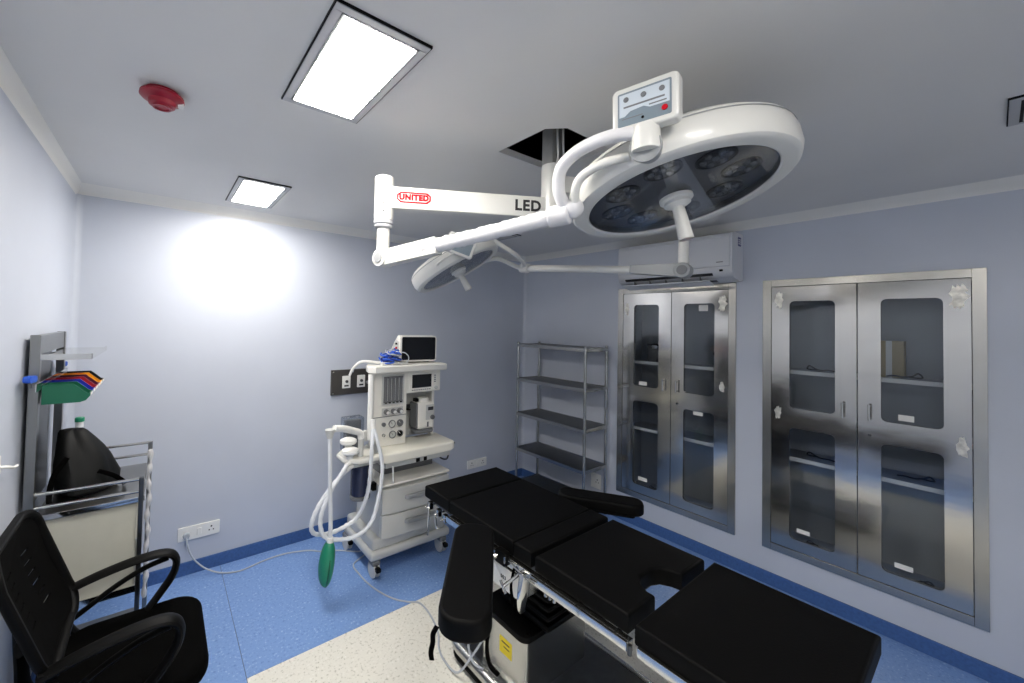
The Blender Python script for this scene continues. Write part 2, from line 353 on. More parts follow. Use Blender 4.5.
# wall frame: local x = world y, local y = world z, local z = towards the room (-x)
WM = frame_M((XR, 0, 0), (0, 1, 0), (0, 0, 1), (-1, 0, 0))
def wbox(bb, y0, y1, z0, z1, d0, d1, bevel=0.0): return bb.box(XR - d1, XR - d0, y0, y1, z0, z1, bevel)
def cabinet(y0, y1, split, wins, shelves, handles, stickers, film, label):
    th = thing('wall_cabinet', label, 'cabinet', (XR, (y0 + y1) / 2, CZ0), 'built-in steel wall cabinets')
    f = .045; b = B()
    wbox(b, y0, y0 + f, CZ0, CZ1, -.02, .012, .002); wbox(b, y1 - f, y1, CZ0, CZ1, -.02, .012, .002); wbox(b, y0 + f, y1 - f, CZ0, CZ0 + f, -.02, .012, .002); wbox(b, y0 + f, y1 - f, CZ1 - f, CZ1, -.02, .012, .002)
    part('frame', b, 'cabinet_steel', th)
    b = B(); d = .335
    wbox(b, y0 + .02, y1 - .02, CZ0 + .02, CZ1 - .02, -d - .004, -d); wbox(b, y0 + .02, y0 + .03, CZ0 + .02, CZ1 - .02, -d, -.021); wbox(b, y1 - .03, y1 - .02, CZ0 + .02, CZ1 - .02, -d, -.021)
    wbox(b, y0 + .03, y1 - .03, CZ0 + .02, CZ0 + .03, -d, -.021); wbox(b, y0 + .03, y1 - .03, CZ1 - .03, CZ1 - .02, -d, -.021)
    part('carcass', b, 'interior_steel', th)
    for z in shelves:
        b = B(); wbox(b, y0 + .032, y1 - .032, z - .018, z, -d + .004, -.09, .001); s_ = part('shelf', b, 'interior_steel', th)
        b = B(); wbox(b, y0 + .032, y1 - .032, z - .02, z + .004, -.0895, -.086); part('shelf_edge', b, 'paper_white', s_)
    g = .0025
    for di, (a, c) in enumerate(((split + g, y1 - f - g), (y0 + f + g, split - g))):
        z0, z1 = CZ0 + f + g, CZ1 - f - g; w0, w1 = wins[di]
        outer = [(a, z0), (c, z0), (c, z1), (a, z1)]
        hs = [rrect(w1 - w0, 1.835 - 1.158, .026, 5, (w0 + w1) / 2, (1.835 + 1.158) / 2), rrect(w1 - w0, 1.035 - .345, .026, 5, (w0 + w1) / 2, (1.035 + .345) / 2)]
        dr = part('door', holed(outer, hs, -.014, .006, WM), 'door_steel', th)
        for zz0, zz1 in ((1.15, 1.843), (.337, 1.043)):
            b = B(); wbox(b, w0 - .008, w1 + .008, zz0, zz1, -.0165, -.0145); part('glass_pane', b, 'cabinet_glass', dr)
        hy, hz0, hz1 = handles[di]; b = B()
        b.cyl((XR - .034, hy, hz0), (XR - .034, hy, hz1), .0055, n=12, bevel=.002)
        for z in (hz0 + .012, hz1 - .012): b.cyl((XR - .005, hy, z), (XR - .034, hy, z), .004, n=8)
        part('handle', b, 'chrome', dr)
        if di == 1: part('lock', B().cyl((XR - .005, hy, hz0 - .083), (XR - .013, hy, hz0 - .083), .008, n=14, bevel=.001), 'dark_steel', dr)
        for (sy0, sy1, sz0, sz1) in stickers[di]:
            b = B(); wbox(b, sy0, sy1, sz0, sz1, -.0145, -.0139); part('paper_label', b, 'paper_white', dr)
        for k, (fy, fz, ry, rz) in enumerate(film[di]): part('film_scrap', B().prism(blob(fy, fz, ry, rz, 11 * k + di), .0061, .0072, WM), 'scuffed_film', dr)
    return th
cabinet(*CAB[0], 1.50, ((1.598, 1.806), (1.199, 1.407)), (1.357, 1.09, .793), ((1.553, 1.15, 1.245), (1.452, 1.15, 1.245)),
        (((1.70, 1.768, 1.166, 1.197), (1.691, 1.766, .378, .408)), ((1.25, 1.312, 1.779, 1.824), (1.28, 1.345, 1.0, 1.026))),
        (((1.868, 1.80, .02, .06),), ((1.148, 1.83, .032, .075), (1.15, 1.235, .022, .045))),
        'stainless steel wall cabinet with glazed doors below the air conditioner')
cabinet(*CAB[1], .469, ((.562, .774), (.157, .376)), (1.388, 1.09, .828), ((.527, 1.15, 1.24), (.419, 1.155, 1.245)),
        (((.679, .741, .388, .413),), ((.257, .314, 1.173, 1.205), (.263, .330, .379, .406))),
        (((.828, 1.845, .024, .06), (.83, 1.12, .022, .045)), ((.107, 1.838, .036, .08), (.10, 1.085, .024, .06))),
        'stainless steel wall cabinet with glazed doors beside the table foot, no air conditioner above')
# things kept in the cabinets
CX = XR + .19
def loop_cable(y, z, k, label):
    pts = [(CX, y - .075, z + .004), (CX - .02, y - .045, z + .012), (CX, y - .01, z + .006), (CX + .01, y + .02, z + .012), (CX - .01, y + .045, z + .032), (CX + .005, y + .06, z + .012), (CX + .02, y + .045, z + .005), (CX + .03, y + .01, z + .005)]
    if k % 2: pts = [(x, 2 * y - q, s) for x, q, s in pts]
    solo('coiled_cable', B().tube(pts, .0042, 8, 5), 'cable_dark', label, 'cable', (CX, y, z), 'loose black cables in the wall cabinets')
k = 0
for y, z, where in ((1.70, .2645, 'on the floor of the air-conditioner-side cabinet, rack end'), (1.30, .2645, 'on the floor of the air-conditioner-side cabinet, pale wall end'),
                    (.67, .2645, 'on the floor of the table-foot cabinet, behind the unlocked door'), (.265, .2645, 'on the floor of the table-foot cabinet, behind the locked door'),
                    (.67, 1.391, 'on the top shelf of the cabinet beside the table foot, unlocked door'), (.30, 1.391, 'on the top shelf of the table-foot cabinet, in front of a carton'),
                    (.67, .831, 'on the lower shelf of the cabinet beside the table foot, unlocked door'), (.26, .831, 'on the lower shelf of the cabinet beside the table foot, locked door'),
                    (.28, 1.094, 'on the middle shelf of the cabinet beside the table foot, locked door'), (.68, 1.094, 'on the middle shelf of the cabinet beside the table foot, unlocked door')):
    loop_cable(y, z, k, 'black cable ' + where); k += 1
th = thing('equipment_case', 'dark equipment case on the upper shelf behind the handle-side glass', 'case', (XR + .2, 1.70, 1.3575))
part('case_body', B().box(XR + .12, XR + .30, 1.62, 1.76, 1.3575, 1.49, .012, 3), 'dark_panel', th); part('case_lid', B().box(XR + .118, XR + .302, 1.618, 1.762, 1.4905, 1.51, .008, 2), 'black_plastic', th); part('latch', B().box(XR + .112, XR + .1179, 1.67, 1.71, 1.47, 1.50, .002), 'steel', th)
th = thing('equipment_pouch', 'black rounded pouch on the upper shelf behind the film-scrapped door', 'pouch', (XR + .2, 1.215, 1.3575))
part('pouch_body', B().box(XR + .13, XR + .26, 1.17, 1.255, 1.3575, 1.47, .025, 3), 'black_fabric', th); part('flap', B().box(XR + .126, XR + .264, 1.166, 1.259, 1.445, 1.476, .012, 3), 'black_fabric', th)
th = thing('carton', 'small tan carton standing on the top shelf of the cabinet beside the table foot', 'box', (XR + .24, .375, 1.3885))
part('carton_body', B().box(XR + .20, XR + .30, .31, .425, 1.3885, 1.60, .001), 'cardboard', th); part('tape', B().box(XR + .1985, XR + .1998, .355, .38, 1.3885, 1.60), 'paper_white', th)

# ------------------------------------------------------------------ air conditioner
AY0, AY1 = 1.026, 1.842
th = thing('air_conditioner', 'white split air conditioner high on the wall above the cabinet', 'air conditioner', (XR, (AY0 + AY1) / 2, 1.97))
def yprism(prof, y0, y1, bevel=0.0): return B().prism(prof, y0, y1, frame_M((0, 0, 0), (1, 0, 0), (0, 0, 1), (0, 1, 0)), bevel)
part('housing', yprism([(XR, 2.305), (XR - .15, 2.305), (XR - .185, 2.296), (XR - .197, 2.28), (XR - .200, 2.065), (XR - .188, 2.03), (XR - .155, 1.995), (XR - .05, 1.975), (XR, 1.985)], AY0, AY1, .006), 'ac_white', th)
part('front_panel', yprism([(XR - .2005, 2.275), (XR - .207, 2.27), (XR - .209, 2.075), (XR - .2005, 2.068)], AY0 + .012, AY1 - .012, .002), 'ac_white', th)
part('air_outlet', yprism([(XR - .1915, 2.032), (XR - .185, 2.02), (XR - .10, 1.979), (XR - .09, 1.984)], AY0 + .12, AY1 - .06), 'dark_panel', th)
lv = part('louvre', B().box(-.045, .045, AY0 + .125, AY1 - .065, -.004, .004, .003, 2, Matrix.Translation((XR - .185, 0, 1.965)) @ Matrix.Rotation(math.radians(18), 4, 'Y')), 'ac_white', th)
for k in range(5):
    y = AY0 + .2 + k * .12; part('vane', B().box(XR - .18, XR - .13, y, y + .004, 1.972, 2.012), 'machine_dark_grey', th)
b = B().box(XR - .10, XR - .05, AY0 - .0015, AY0 + .0005, 2.215, 2.275); part('energy_label', b, 'cable_navy', th)
b = B()
for k in range(3): b.box(XR - .095, XR - .055, AY0 - .0022, AY0 - .0014, 2.228 + k * .014, 2.234 + k * .014)
part('energy_label_print', b, 'paper_white', th)
part('brand_mark', B().box(XR - .2101, XR - .2085, AY0 + .05, AY0 + .09, 2.098, 2.104), 'machine_dark_grey', th)
part('receiver_window', B().box(XR - .203, XR - .190, AY0 + .055, AY0 + .075, 2.038, 2.052, .002), 'black_plastic', th)

# ------------------------------------------------------------------ steel rack
RX0, RX1, RY0, RY1 = 2.895, 3.205, 2.04, 2.82
th = thing('storage_rack', 'open steel tube rack with five tray shelves in the corner', 'rack', ((RX0 + RX1) / 2, (RY0 + RY1) / 2, 0))
for x in (RX0, RX1):
    for y in (RY0, RY1):
        p_ = part('post', B().cyl((x, y, .02), (x, y, 1.47), .0125, n=14, bevel=.003), 'steel', th)
        part('foot_cap', B().cyl((x, y, 0), (x, y, .022), .016, n=14, bevel=.003), 'black_plastic', p_)
        part('top_cap', B().ball((x, y, 1.47), .0135, 12, (1, 1, .7)), 'chrome', p_)
for z in (1.455, 1.115, .776, .43, .10):
    b = B().box(RX0 + .004, RX1 - .004, RY0 + .004, RY1 - .004, z - .004, z, .001)
    s_ = part('shelf', b, 'shelf_steel', th)
    b = B(); e = .013
    b.box(RX0 - .012, RX0 - .008, RY0, RY1, z - .026, z + .003, .001); b.box(RX1 + .008, RX1 + .012, RY0, RY1, z - .026, z + .003, .001); b.box(RX0, RX1, RY0 - .012, RY0 - .008, z - .026, z + .003, .001); b.box(RX0, RX1, RY1 + .008, RY1 + .012, z - .026, z + .003, .001)
    part('shelf_rim', b, 'steel', s_)

# ------------------------------------------------------------------ wall outlets
def yb(bb, x0, x1, z0, z1, d0, d1, bevel=0.0): return bb.box(x0, x1, YB - d1, YB - d0, z0, z1, bevel)
th = thing('gas_outlet_panel', 'dark steel gas outlet panel with two white outlets behind the anaesthesia machine', 'outlet panel', (1.26, YB, 1.06))
part('plate', yb(B(), 1.082, 1.44, 1.063, 1.26, 0, .022, .004), 'panel_brown', th)
for x0, x1 in ((1.168, 1.234), (1.292, 1.358)):
    o_ = part('outlet', yb(B(), x0, x1, 1.115, 1.212, .022, .034, .003), 'plate_white', th); xm = (x0 + x1) / 2
    part('outlet_port', B().cyl((xm, YB - .034, 1.168), (xm, YB - .044, 1.168), .012, n=16, bevel=.002), 'dark_steel', o_)
    part('outlet_legend', yb(B(), xm - .018, xm + .018, 1.128, 1.140, .034, .0346), 'letter_black', o_)
for x in (1.097, 1.425):
    for z in (1.078, 1.245): part('screw', B().cyl((x, YB - .022, z), (x, YB - .0245, z), .005, n=10), 'steel', th)
def socket_plate(M, wd, hg, label, pins, plugged=None):
    o = M @ Vector((0, 0, 0)); th = thing('socket_plate', label, 'socket', tuple(o), 'white wall sockets')
    part('plate', B().prism(rrect(wd, hg, .006, 3), 0, .012, M, .003), 'plate_white', th)
    for cx in pins:
        b = B()
        for dx, dz, r in ((0, .014, .0055), (-.012, -.008, .0042), (.012, -.008, .0042)): b.cyl(M @ Vector((cx + dx, dz, .0115)), M @ Vector((cx + dx, dz, .0127)), r, n=10)
        part('pin_holes', b, 'black_plastic', th)
    for cx in [q + .0 for q in ([-.0] if len(pins) > 1 or plugged else [-.028])]:
        part('switch', B().prism(rrect(.024, .044, .003, 3, cx, 0), .012, .016, M, .0015), 'plate_white', th)
    return th
SM1 = frame_M((.241, YB, .263), (1, 0, 0), (0, 0, 1), (0, -1, 0))
socket_plate(SM1, .232, .086, 'long white socket plate with a cable plugged in beside the steel trolley', (.068,), True)
SM2 = frame_M((2.592, YB, .255), (1, 0, 0), (0, 0, 1), (0, -1, 0))
socket_plate(SM2, .245, .082, 'long white socket plate near the rack corner, nothing plugged in', (-.07, .07))
SM3 = frame_M((XR, 2.148, .245), (0, -1, 0), (0, 0, 1), (-1, 0, 0))
socket_plate(SM3, .10, .13, 'small square white socket plate on the wall behind the rack', (.016,))
# power cables
th = thing('power_cable', 'grey power cable from the wall socket to the machine', 'cable', (.19, YB - .02, .22))
part('plug', B().cyl((.172, YB - .0125, .255), (.172, YB - .034, .255), .021, .018, n=16, bevel=.004), 'cable_grey', th)
part('flex', B().tube([(.172, YB - .034, .250), (.176, YB - .048, .215), (.20, YB - .06, .14), (.245, YB - .07, .075), (.30, 2.985, .03), (.37, 2.95, .007), (.466, 2.915, .005), (.60, 2.945, .005), (.70, 2.955, .005), (.785, 2.945, .005), (.90, 2.90, .005), (.98, 2.83, .005), (1.08, 2.78, .005), (1.16, 2.71, .005), (1.20, 2.66, .03), (1.21, 2.66, .13)], .0048, 8, 6), 'cable_grey', th)
th = thing('power_cable', 'grey power cable from the machine to the operating table base', 'cable', (1.2, 2.2, 0))
part('flex', B().tube([(1.24, 2.70, .12), (1.24, 2.69, .03), (1.22, 2.64, .005), (1.10, 2.57, .005), (1.09, 2.45, .005), (1.10, 2.32, .005), (1.13, 2.20, .005), (1.17, 2.11, .005), (1.22, 2.05, .005), (1.275, 1.995, .005), (1.27, 1.87, .005), (1.235, 1.75, .005), (1.19, 1.68, .005), (1.165, 1.60, .005), (1.16, 1.48, .03), (1.19, 1.40, .16), (1.226, 1.38, .22)], .0048, 8, 6), 'cable_grey', th)
part('plug', B().cyl((1.226, 1.38, .22), (1.2375, 1.375, .225), .012, n=12, bevel=.003), 'cable_dark', th)
# wall hook at the left edge
th = thing('wall_hook', 'small white hook on the left wall beside the chair back', 'hook', (XL, 1.90, 1.15))
part('hook_plate', B().box(XL, XL + .006, 1.87, 1.90, 1.13, 1.19, .002), 'plate_white', th)
part('hook_arm', B().tube([(XL + .005, 1.885, 1.155), (XL + .02, 1.90, 1.15), (XL + .03, 1.925, 1.139), (XL + .032, 1.95, 1.137)], .005, 8, 4), 'plate_white', th)

# ------------------------------------------------------------------ surgical light, two heads on one ceiling column
def ortho(n):
    n = Vector(n).normalized(); a = Vector((1, 0, 0)); a = (a - n * a.dot(n)).normalized(); return a, n.cross(a), n
SLC = Vector((1.30, 1.09, 0))
sl = thing('surgical_light', 'white twin-head surgical light hanging from the ceiling opening over the operating table', 'surgical light', (SLC.x, SLC.y, ZS))
part('ceiling_post', B().box(SLC.x - .033, SLC.x + .033, SLC.y - .028, SLC.y + .028, 2.30, ZS, .004), 'post_grey', sl)
b = B().cyl((SLC.x, SLC.y, 2.06), (SLC.x, SLC.y, 2.315), .044, n=28, bevel=.005); part('column_sleeve', b, 'lamp_white', sl)
for dx in (-.012, .024):
    part('column_cable', B().tube([(SLC.x + dx - .02, SLC.y - .047, 2.26), (SLC.x + dx - .018, SLC.y - .043, 2.29), (SLC.x + dx + .004, SLC.y - .036, 2.34), (SLC.x + dx, SLC.y - .034, 2.45), (SLC.x + dx, SLC.y - .032, 2.9)], .0045, 8, 5), 'plate_white', sl)
# first arm: flat beam to the outer joint
JA = Vector((.69, 1.41, 0)); ud = (SLC - JA); L1 = ud.length; ud.normalize(); nd = Vector((ud.y, -ud.x, 0)); nd = nd if nd.y < 0 else -nd
AM = frame_M((JA.x, JA.y, 2.1325), ud, (0, 0, 1), nd)
beam = part('support_arm', B().box(.02, L1 - .03, -.043, .043, -.024, .024, .006, 3, AM), 'lamp_white', sl)
LM = AM @ Matrix.Translation((.115, .002, .0243))
lg = part('logo_lettering', text_bm('UNITED', .030, LM @ Matrix.Diagonal((.98, 1.0, 1, 1)), .0008, .0022), 'logo_red', beam)
hexo = [(-.066, .010), (-.052, .0215), (.052, .0215), (.066, .010), (.066, -.010), (.052, -.0215), (-.052, -.0215), (-.066, -.010)]
part('logo_border', holed(hexo, [[(x * .91, y * .72) for x, y in hexo]], 0, .0007, LM), 'logo_red', beam)
part('lettering', text_bm('LED', .060, AM @ Matrix.Translation((.578, .0, .0243)), .0006, .0022), 'letter_black', beam)
part('outer_joint', B().cyl((JA.x, JA.y, 2.045), (JA.x, JA.y, 2.215), .037, n=28, bevel=.006), 'lamp_white', sl)
b = B().lathe([(0, 2.012), (.030, 2.012), (.035, 2.018), (.035, 2.024), (.032, 2.027), (.038, 2.031), (.038, 2.044), (0, 2.044)], Matrix.Translation((JA.x, JA.y, 0)), 28); part('joint_ring', b, 'aluminium_trim', sl)
for z in (2.105, 2.075): part('joint_screw', B().cyl(Vector((JA.x, JA.y, z)) + nd * .036, Vector((JA.x, JA.y, z)) + nd * .038, .0045, n=10), 'dark_steel', sl)
part('drop_tube', B().cyl((JA.x, JA.y, 1.91), (JA.x, JA.y, 2.015), .025, n=24), 'lamp_white', sl)
EL = Vector((.693, 1.406, 1.895)); JU = Vector((.938, .760, 1.974)); ad = (JU - EL).normalized(); sd = Vector((ad.y, -ad.x, 0)).normalized()
part('elbow', B().cyl(EL - sd * .032, EL + sd * .032, .034, n=24, bevel=.005), 'lamp_white', sl)
for q in (-1, 1): part('elbow_cap', B().cyl(EL + sd * (q * .0325), EL + sd * (q * .0365), .020, n=20, bevel=.002), 'arm_grey', sl)
ua = sd.cross(ad).normalized(); ua = ua if ua.z > 0 else -ua; EM = frame_M(EL, ad, ua.cross(ad), ua)
b = B().prism([(.02, -.024), (.02, .024), (.26, .021), (.26, -.021)], -.032, .030, EM, .006); part('spring_arm', b, 'lamp_white', sl)
Ls = (JU - EL).length
def wr(t):
    q = t * 26; return .0245 + .0022 * math.sin(q * 2.1) * math.sin(q * .7) + (.003 if (t * 5.2) % 1 < .08 else 0)
part('wrapped_arm', B().tube([EL + ad * (.2 + (Ls - .2) * k / 40) + Vector((0, 0, .001 * math.sin(k * 2.7))) for k in range(41)], .025, 16, 1, rad=wr), 'wrap_plastic', sl)
part('yoke_joint', B().cyl(JU - ad * .03, JU + ad * .035, .032, n=20, bevel=.008, seg=3), 'wrap_plastic', sl)
part('yoke_knuckle', B().ball(JU + ad * .03 + Vector((.005, -.012, .012)), .030, 18), 'wrap_plastic', sl)
# yoke: two bent tubes up to the big head
part('yoke_tube', B().tube([JU + ad * .03, (.912, .738, 2.03), (.897, .722, 2.088), (.903, .682, 2.122), (.909, .625, 2.135), (.914, .56, 2.133), (.925, .515, 2.124)], .0175, 14, 8), 'wrap_plastic', sl)
part('yoke_tube', B().tube([JU + ad * .035 + Vector((.01, -.01, 0)), (.927, .694, 2.03), (.924, .67, 2.062), (.935, .615, 2.082), (.962, .555, 2.090)], .0125, 12, 8), 'lamp_white', sl)
def lamp_head(c, n, R, depth, nclus, rc, hub, hlen, scale, lab):
    a, bq, n = ortho(n); M = frame_M(c, a, bq, n); g = R * .825
    prof = [(g, .0), (g + .004, -.004), (R * .93, -.006), (R * .975, .002), (R, .022), (R * 1.003, depth * .55), (R * .985, depth * .80), (R * .93, depth * .95), (R * .55, depth * 1.12), (0, depth * 1.18)]
    hd = part('light_head', B().lathe(prof, M, 72), 'lamp_white', sl, lab)
    part('parting_line', B().lathe([(R * .9955, depth * .70), (R * .9985, depth * .70), (R * .9965, depth * .735), (R * .991, depth * .735), (R * .9955, depth * .70)], M, 72), 'arm_grey', hd)
    part('led_plate', B().lathe([(0, .022), (g + .002, .022), (g + .002, .026), (0, .026)], M, 64), 'smoked_plate', hd)
    part('smoked_glass', B().lathe([(0, .001), (g - .0005, .001), (g - .0005, .004), (0, .004)], M, 64), 'smoked_glass', hd)
    for k in range(nclus):
        t = 2 * math.pi * (k + .35) / nclus; q = M @ Vector((math.cos(t) * rc, math.sin(t) * rc, 0)); CM = M @ Matrix.Translation((math.cos(t) * rc, math.sin(t) * rc, 0)); cr = .058 * scale
        cl = part('led_cluster', B().lathe([(0, .0195), (cr * .9, .0195), (cr * .92, .017), (cr, .017), (cr, .0215), (0, .0215)], CM, 28), 'led_dark', hd)
        lens = B()
        for j in range(7):
            rr, aa = (0, 0) if j == 6 else (cr * .60, 2 * math.pi * j / 6 + k)
            lens.lathe([(0, .0105), (.006 * scale, .0115), (.011 * scale, .0145), (.0125 * scale, .0192), (0, .0193)], CM @ Matrix.Translation((rr * math.cos(aa), rr * math.sin(aa), 0)), 10)
        lo = part('led_lenses', lens, 'led_lens', hd); lo['kind'] = 'stuff'
    part('handle_hub', B().lathe([(0, .0), (hub * 1.25, .0), (hub * 1.25, -.010), (hub, -.014), (hub, -.024), (hub * .5, -.034), (0, -.034)], M, 36), 'lamp_white', hd)
    part('sterile_handle', B().lathe([(0, -.034), (.019 * scale, -.034), (.021 * scale, -.06), (.0245 * scale, -.034 - hlen), (.0205 * scale, -.034 - hlen), (.0195 * scale, -.034 - hlen + .012), (0, -.034 - hlen + .012)], M, 28), 'lamp_white', hd)
    part('handle_socket', B().lathe([(0, -.034 - hlen + .0115), (.0193 * scale, -.034 - hlen + .0115), (.0193 * scale, -.034 - hlen + .010), (0, -.034 - hlen + .010)], M, 20), 'red_plastic', hd)
    return hd, M
H1, N1 = Vector((1.27, .58, 2.052)), (0.004, .233, .972)
hd1, M1 = lamp_head(H1, N1, .311, .10, 8, .172, .037, .105, .86, 'large round head with white rim')
# control box of the big head
def control_box(o, xr, yu, zn, wd, hg, dp, detail):
    M = frame_M(o, xr, yu, zn)
    cb = part('control_box', B().prism(rrect(wd, hg, .014, 4), -dp, 0, M, .007, 3), 'lamp_white', sl)
    part('panel', B().prism(rrect(wd * .80, hg * .74, .003, 2), .0001, .0012, M), 'panel_blue_grey', cb)
    if not detail:
        part('panel_mark', B().prism(rrect(wd * .22, hg * .13, .003, 2, -wd * .24, hg * .24), .0013, .002, M), 'logo_red', cb); return cb
    part('panel_label', B().prism([(-.056, -.018), (-.056, .036), (.056, .036), (.056, -.012), (.014, -.012), (0, -.005), (-.03, -.008), (-.044, -.018)], .0013, .0018, M), 'panel_pale', cb)
    for x in (-.040, .0, .040): part('button', B().cyl(M @ Vector((x, .022, .0018)), M @ Vector((x, .022, .0034)), .0062, n=14), 'machine_dark_grey', cb)
    for x0, x1, y, h in ((-.046, .046, .004, .0042), (.012, .050, -.006, .003), (-.05, -.002, -.024, .0022)):
        part('printed_line', B().box(x0, x1, y - h / 2, y + h / 2, .0018, .0021, 0, 1, M), 'machine_dark_grey', cb)
    part('indicator', B().cyl(M @ Vector((-.002, -.031, .0012)), M @ Vector((-.002, -.031, .0026)), .0034, n=10), 'black_plastic', cb)
    part('stop_button', B().cyl(M @ Vector((.046, -.024, .0012)), M @ Vector((.046, -.024, .004)), .0068, n=14, bevel=.001), 'logo_red', cb)
    return cb
xr = Vector((.206, -.978, 0)).normalized(); zn = Vector((-.978, -.206, -.05)).normalized(); yu = zn.cross(xr).normalized()
control_box(Vector((.913, .492, 2.183)), xr, yu, zn, .150, .110, .040, True)
part('box_mount', B().cyl((.935, .497, 2.140), (.935, .497, 2.075), .030, .034, n=24, bevel=.006), 'lamp_white', sl)
part('mount_collar', B().cyl((.985, .515, 2.095), (.925, .494, 2.085), .030, .038, n=24, bevel=.006), 'arm_grey', sl)
# second arm and the smaller head behind
VT = Vector((1.83, .80, 0)); a2 = (VT - SLC).normalized()
part('second_support_arm', B().box(.02, (VT - SLC).length + .02, -.035, .035, -.022, .022, .005, 2, frame_M((SLC.x, SLC.y, 2.235), a2, Vector((0, 0, 1)), a2.cross(Vector((0, 0, 1))))), 'lamp_white', sl)
part('second_joint', B().cyl((VT.x, VT.y, 2.19), (VT.x, VT.y, 2.285), .036, n=24, bevel=.005), 'lamp_white', sl)
part('second_drop_tube', B().cyl((VT.x, VT.y, 1.93), (VT.x, VT.y, 2.20), .021, n=20), 'lamp_white', sl)
Y2 = Vector((1.668, 1.584, 1.972)); E2 = Vector((1.83, .80, 1.90)); d2 = (Y2 - E2).normalized(); s2 = Vector((d2.y, -d2.x, 0)).normalized()
part('second_elbow', B().cyl(E2 - s2 * .032, E2 + s2 * .032, .033, n=22, bevel=.004), 'arm_grey', sl)
for q in (-1, 1): part('second_elbow_cap', B().cyl(E2 + s2 * (q * .0325), E2 + s2 * (q * .037), .021, n=20, bevel=.002), 'machine_dark_grey', sl)
u2_ = s2.cross(d2); u2_ = u2_ if u2_.z > 0 else -u2_
part('elbow_cover', B().prism([(.0, -.03), (.0, .03), (.22, .019), (.22, -.019)], -.026, .026, frame_M(E2, d2, u2_, d2.cross(u2_)), .004), 'arm_grey', sl)
part('second_spring_arm', B().cyl(E2 + d2 * .20, Y2 - d2 * .01, .0185, n=18), 'lamp_white', sl)
part('second_yoke_joint', B().cyl(Y2 - d2 * .025, Y2 + d2 * .03, .026, n=18, bevel=.004), 'lamp_white', sl)
H2, N2 = Vector((1.288, 1.712, 1.935)), (-.351, .347, .870)
hd2, M2 = lamp_head(H2, N2, .253, .085, 6, .135, .034, .085, .8, 'smaller round head behind the long arm')
nn2 = Vector(N2).normalized(); e1 = Y2 - H2; e1 = (e1 - nn2 * e1.dot(nn2)).normalized(); e2 = nn2.cross(e1)
for ang, up_ in ((.85, .05), (-.85, -.035)):
    rp = H2 + nn2 * .045 + (e1 * math.cos(ang) + e2 * math.sin(ang)) * .245; md = (Y2 + rp) / 2 + e1 * .03 + (e2 * math.sin(ang)) * .06 + Vector((0, 0, up_))
    part('second_yoke_tube', B().tube([Y2 + d2 * .02, Y2 * .7 + md * .3 + e2 * (math.sin(ang) * .02), md, md * .35 + rp * .65, rp], .0125, 12, 8), 'lamp_white', sl)
tl, tr, bl = Vector((1.058, 1.517, 2.089)), Vector((1.167, 1.435, 2.04)), Vector((1.068, 1.511, 1.991))
x2 = (tr - tl).normalized(); yv = (tl - bl); y2 = (yv - x2 * yv.dot(x2)).normalized(); z2 = x2.cross(y2)
control_box((tr + bl) / 2, x2, y2, z2, .142, .096, .03, False)
part('second_box_mount', B().cyl((1.135, 1.50, 2.02), (1.16, 1.56, 1.96), .022, n=16), 'lamp_white', sl)
part('side_rail', B().tube([M2 @ Vector((.25 * math.cos(t), .25 * math.sin(t), .03)) * 1.0 + (M2 @ Vector((.25 * math.cos(t), .25 * math.sin(t), 0)) - H2) * k for t, k in ((3.6, 0), (3.75, .12), (4.0, .16), (4.25, .12), (4.4, 0))], .006, 8, 6), 'lamp_white', sl)

# ------------------------------------------------------------------ operating table
TX0, TX1, TZ = 1.208, 1.738, .75
ot = thing('operating_table', 'black padded operating table on a stainless steel column base', 'operating table', (1.48, 1.15, 0))
def pad(name, poly, z0=TZ - .068, z1=TZ, m='black_leather', bevel=.012, label=None): return part(name, B().prism(poly, z0, z1, None, bevel, 3), m, ot, label)
def rect(x0, x1, y0, y1): return [(x0, y0), (x1, y0), (x1, y1), (x0, y1)]
pads = [('head_pad', 1.645, 1.868), ('back_pad', 1.187, 1.638), ('lumbar_pad', 1.088, 1.183)]
for nm, y0, y1 in pads: pad(nm, rect(TX0, TX1, y0, y1), label='black padded section')
pad('seat_pad', [(TX0, 1.066), (TX0, .682), (1.372, .682), (1.372, .705), (1.392, .74), (1.43, .762), (1.50, .762), (1.54, .745), (1.56, .715), (1.568, .682), (TX1 + .004, .676), (TX1, 1.066)][::-1], label='black padded section with a rounded cutout')
pad('leg_pad', rect(TX0 - .02, TX1 + .02, .205, .650), label='black padded section')
for nm, y0, y1 in (('head_plate', 1.66, 1.85), ('back_plate', 1.10, 1.62), ('seat_plate', .78, 1.05), ('leg_plate', .22, .63)):
    part(nm, B().box(TX0 + .02, TX1 - .02, y0, y1, TZ - .088, TZ - .069, .003), 'dark_steel', ot)
# side frames and accessory rails
for s, x in ((-1, 1.178), (1, 1.768)):
    for y0, y1 in ((.668, 1.06), (1.20, 1.62), (.24, .636)):
        zz = .694 if y1 < .65 else .688
        rl = part('accessory_rail', B().box(x - .005, x + .005, y0, y1, zz - .028, zz, .002), 'chrome', ot)
        for y in (y0 + .05, (y0 + y1) / 2, y1 - .05): part('rail_spacer', B().cyl((x, y, zz - .014), (x - s * .052, y, zz - .014), .008, n=12), 'steel', rl)
    part('side_frame', B().box(x - s * .028 - .012, x - s * .028 + .012, .67, 1.62, TZ - .108, TZ - .0695, .003), 'steel', ot)
    part('leg_frame', B().box(x - s * .026 - .012, x - s * .026 + .012, .24, .62, TZ - .104, TZ - .0695, .003), 'steel', ot)
    part('rail_stop', B().cyl((x, .660, .655), (x, .660, .685), .007, n=12), 'dark_steel', ot)
part('head_frame', B().box(1.215, 1.73, 1.62, 1.66, TZ - .11, TZ - .089, .003), 'steel', ot)
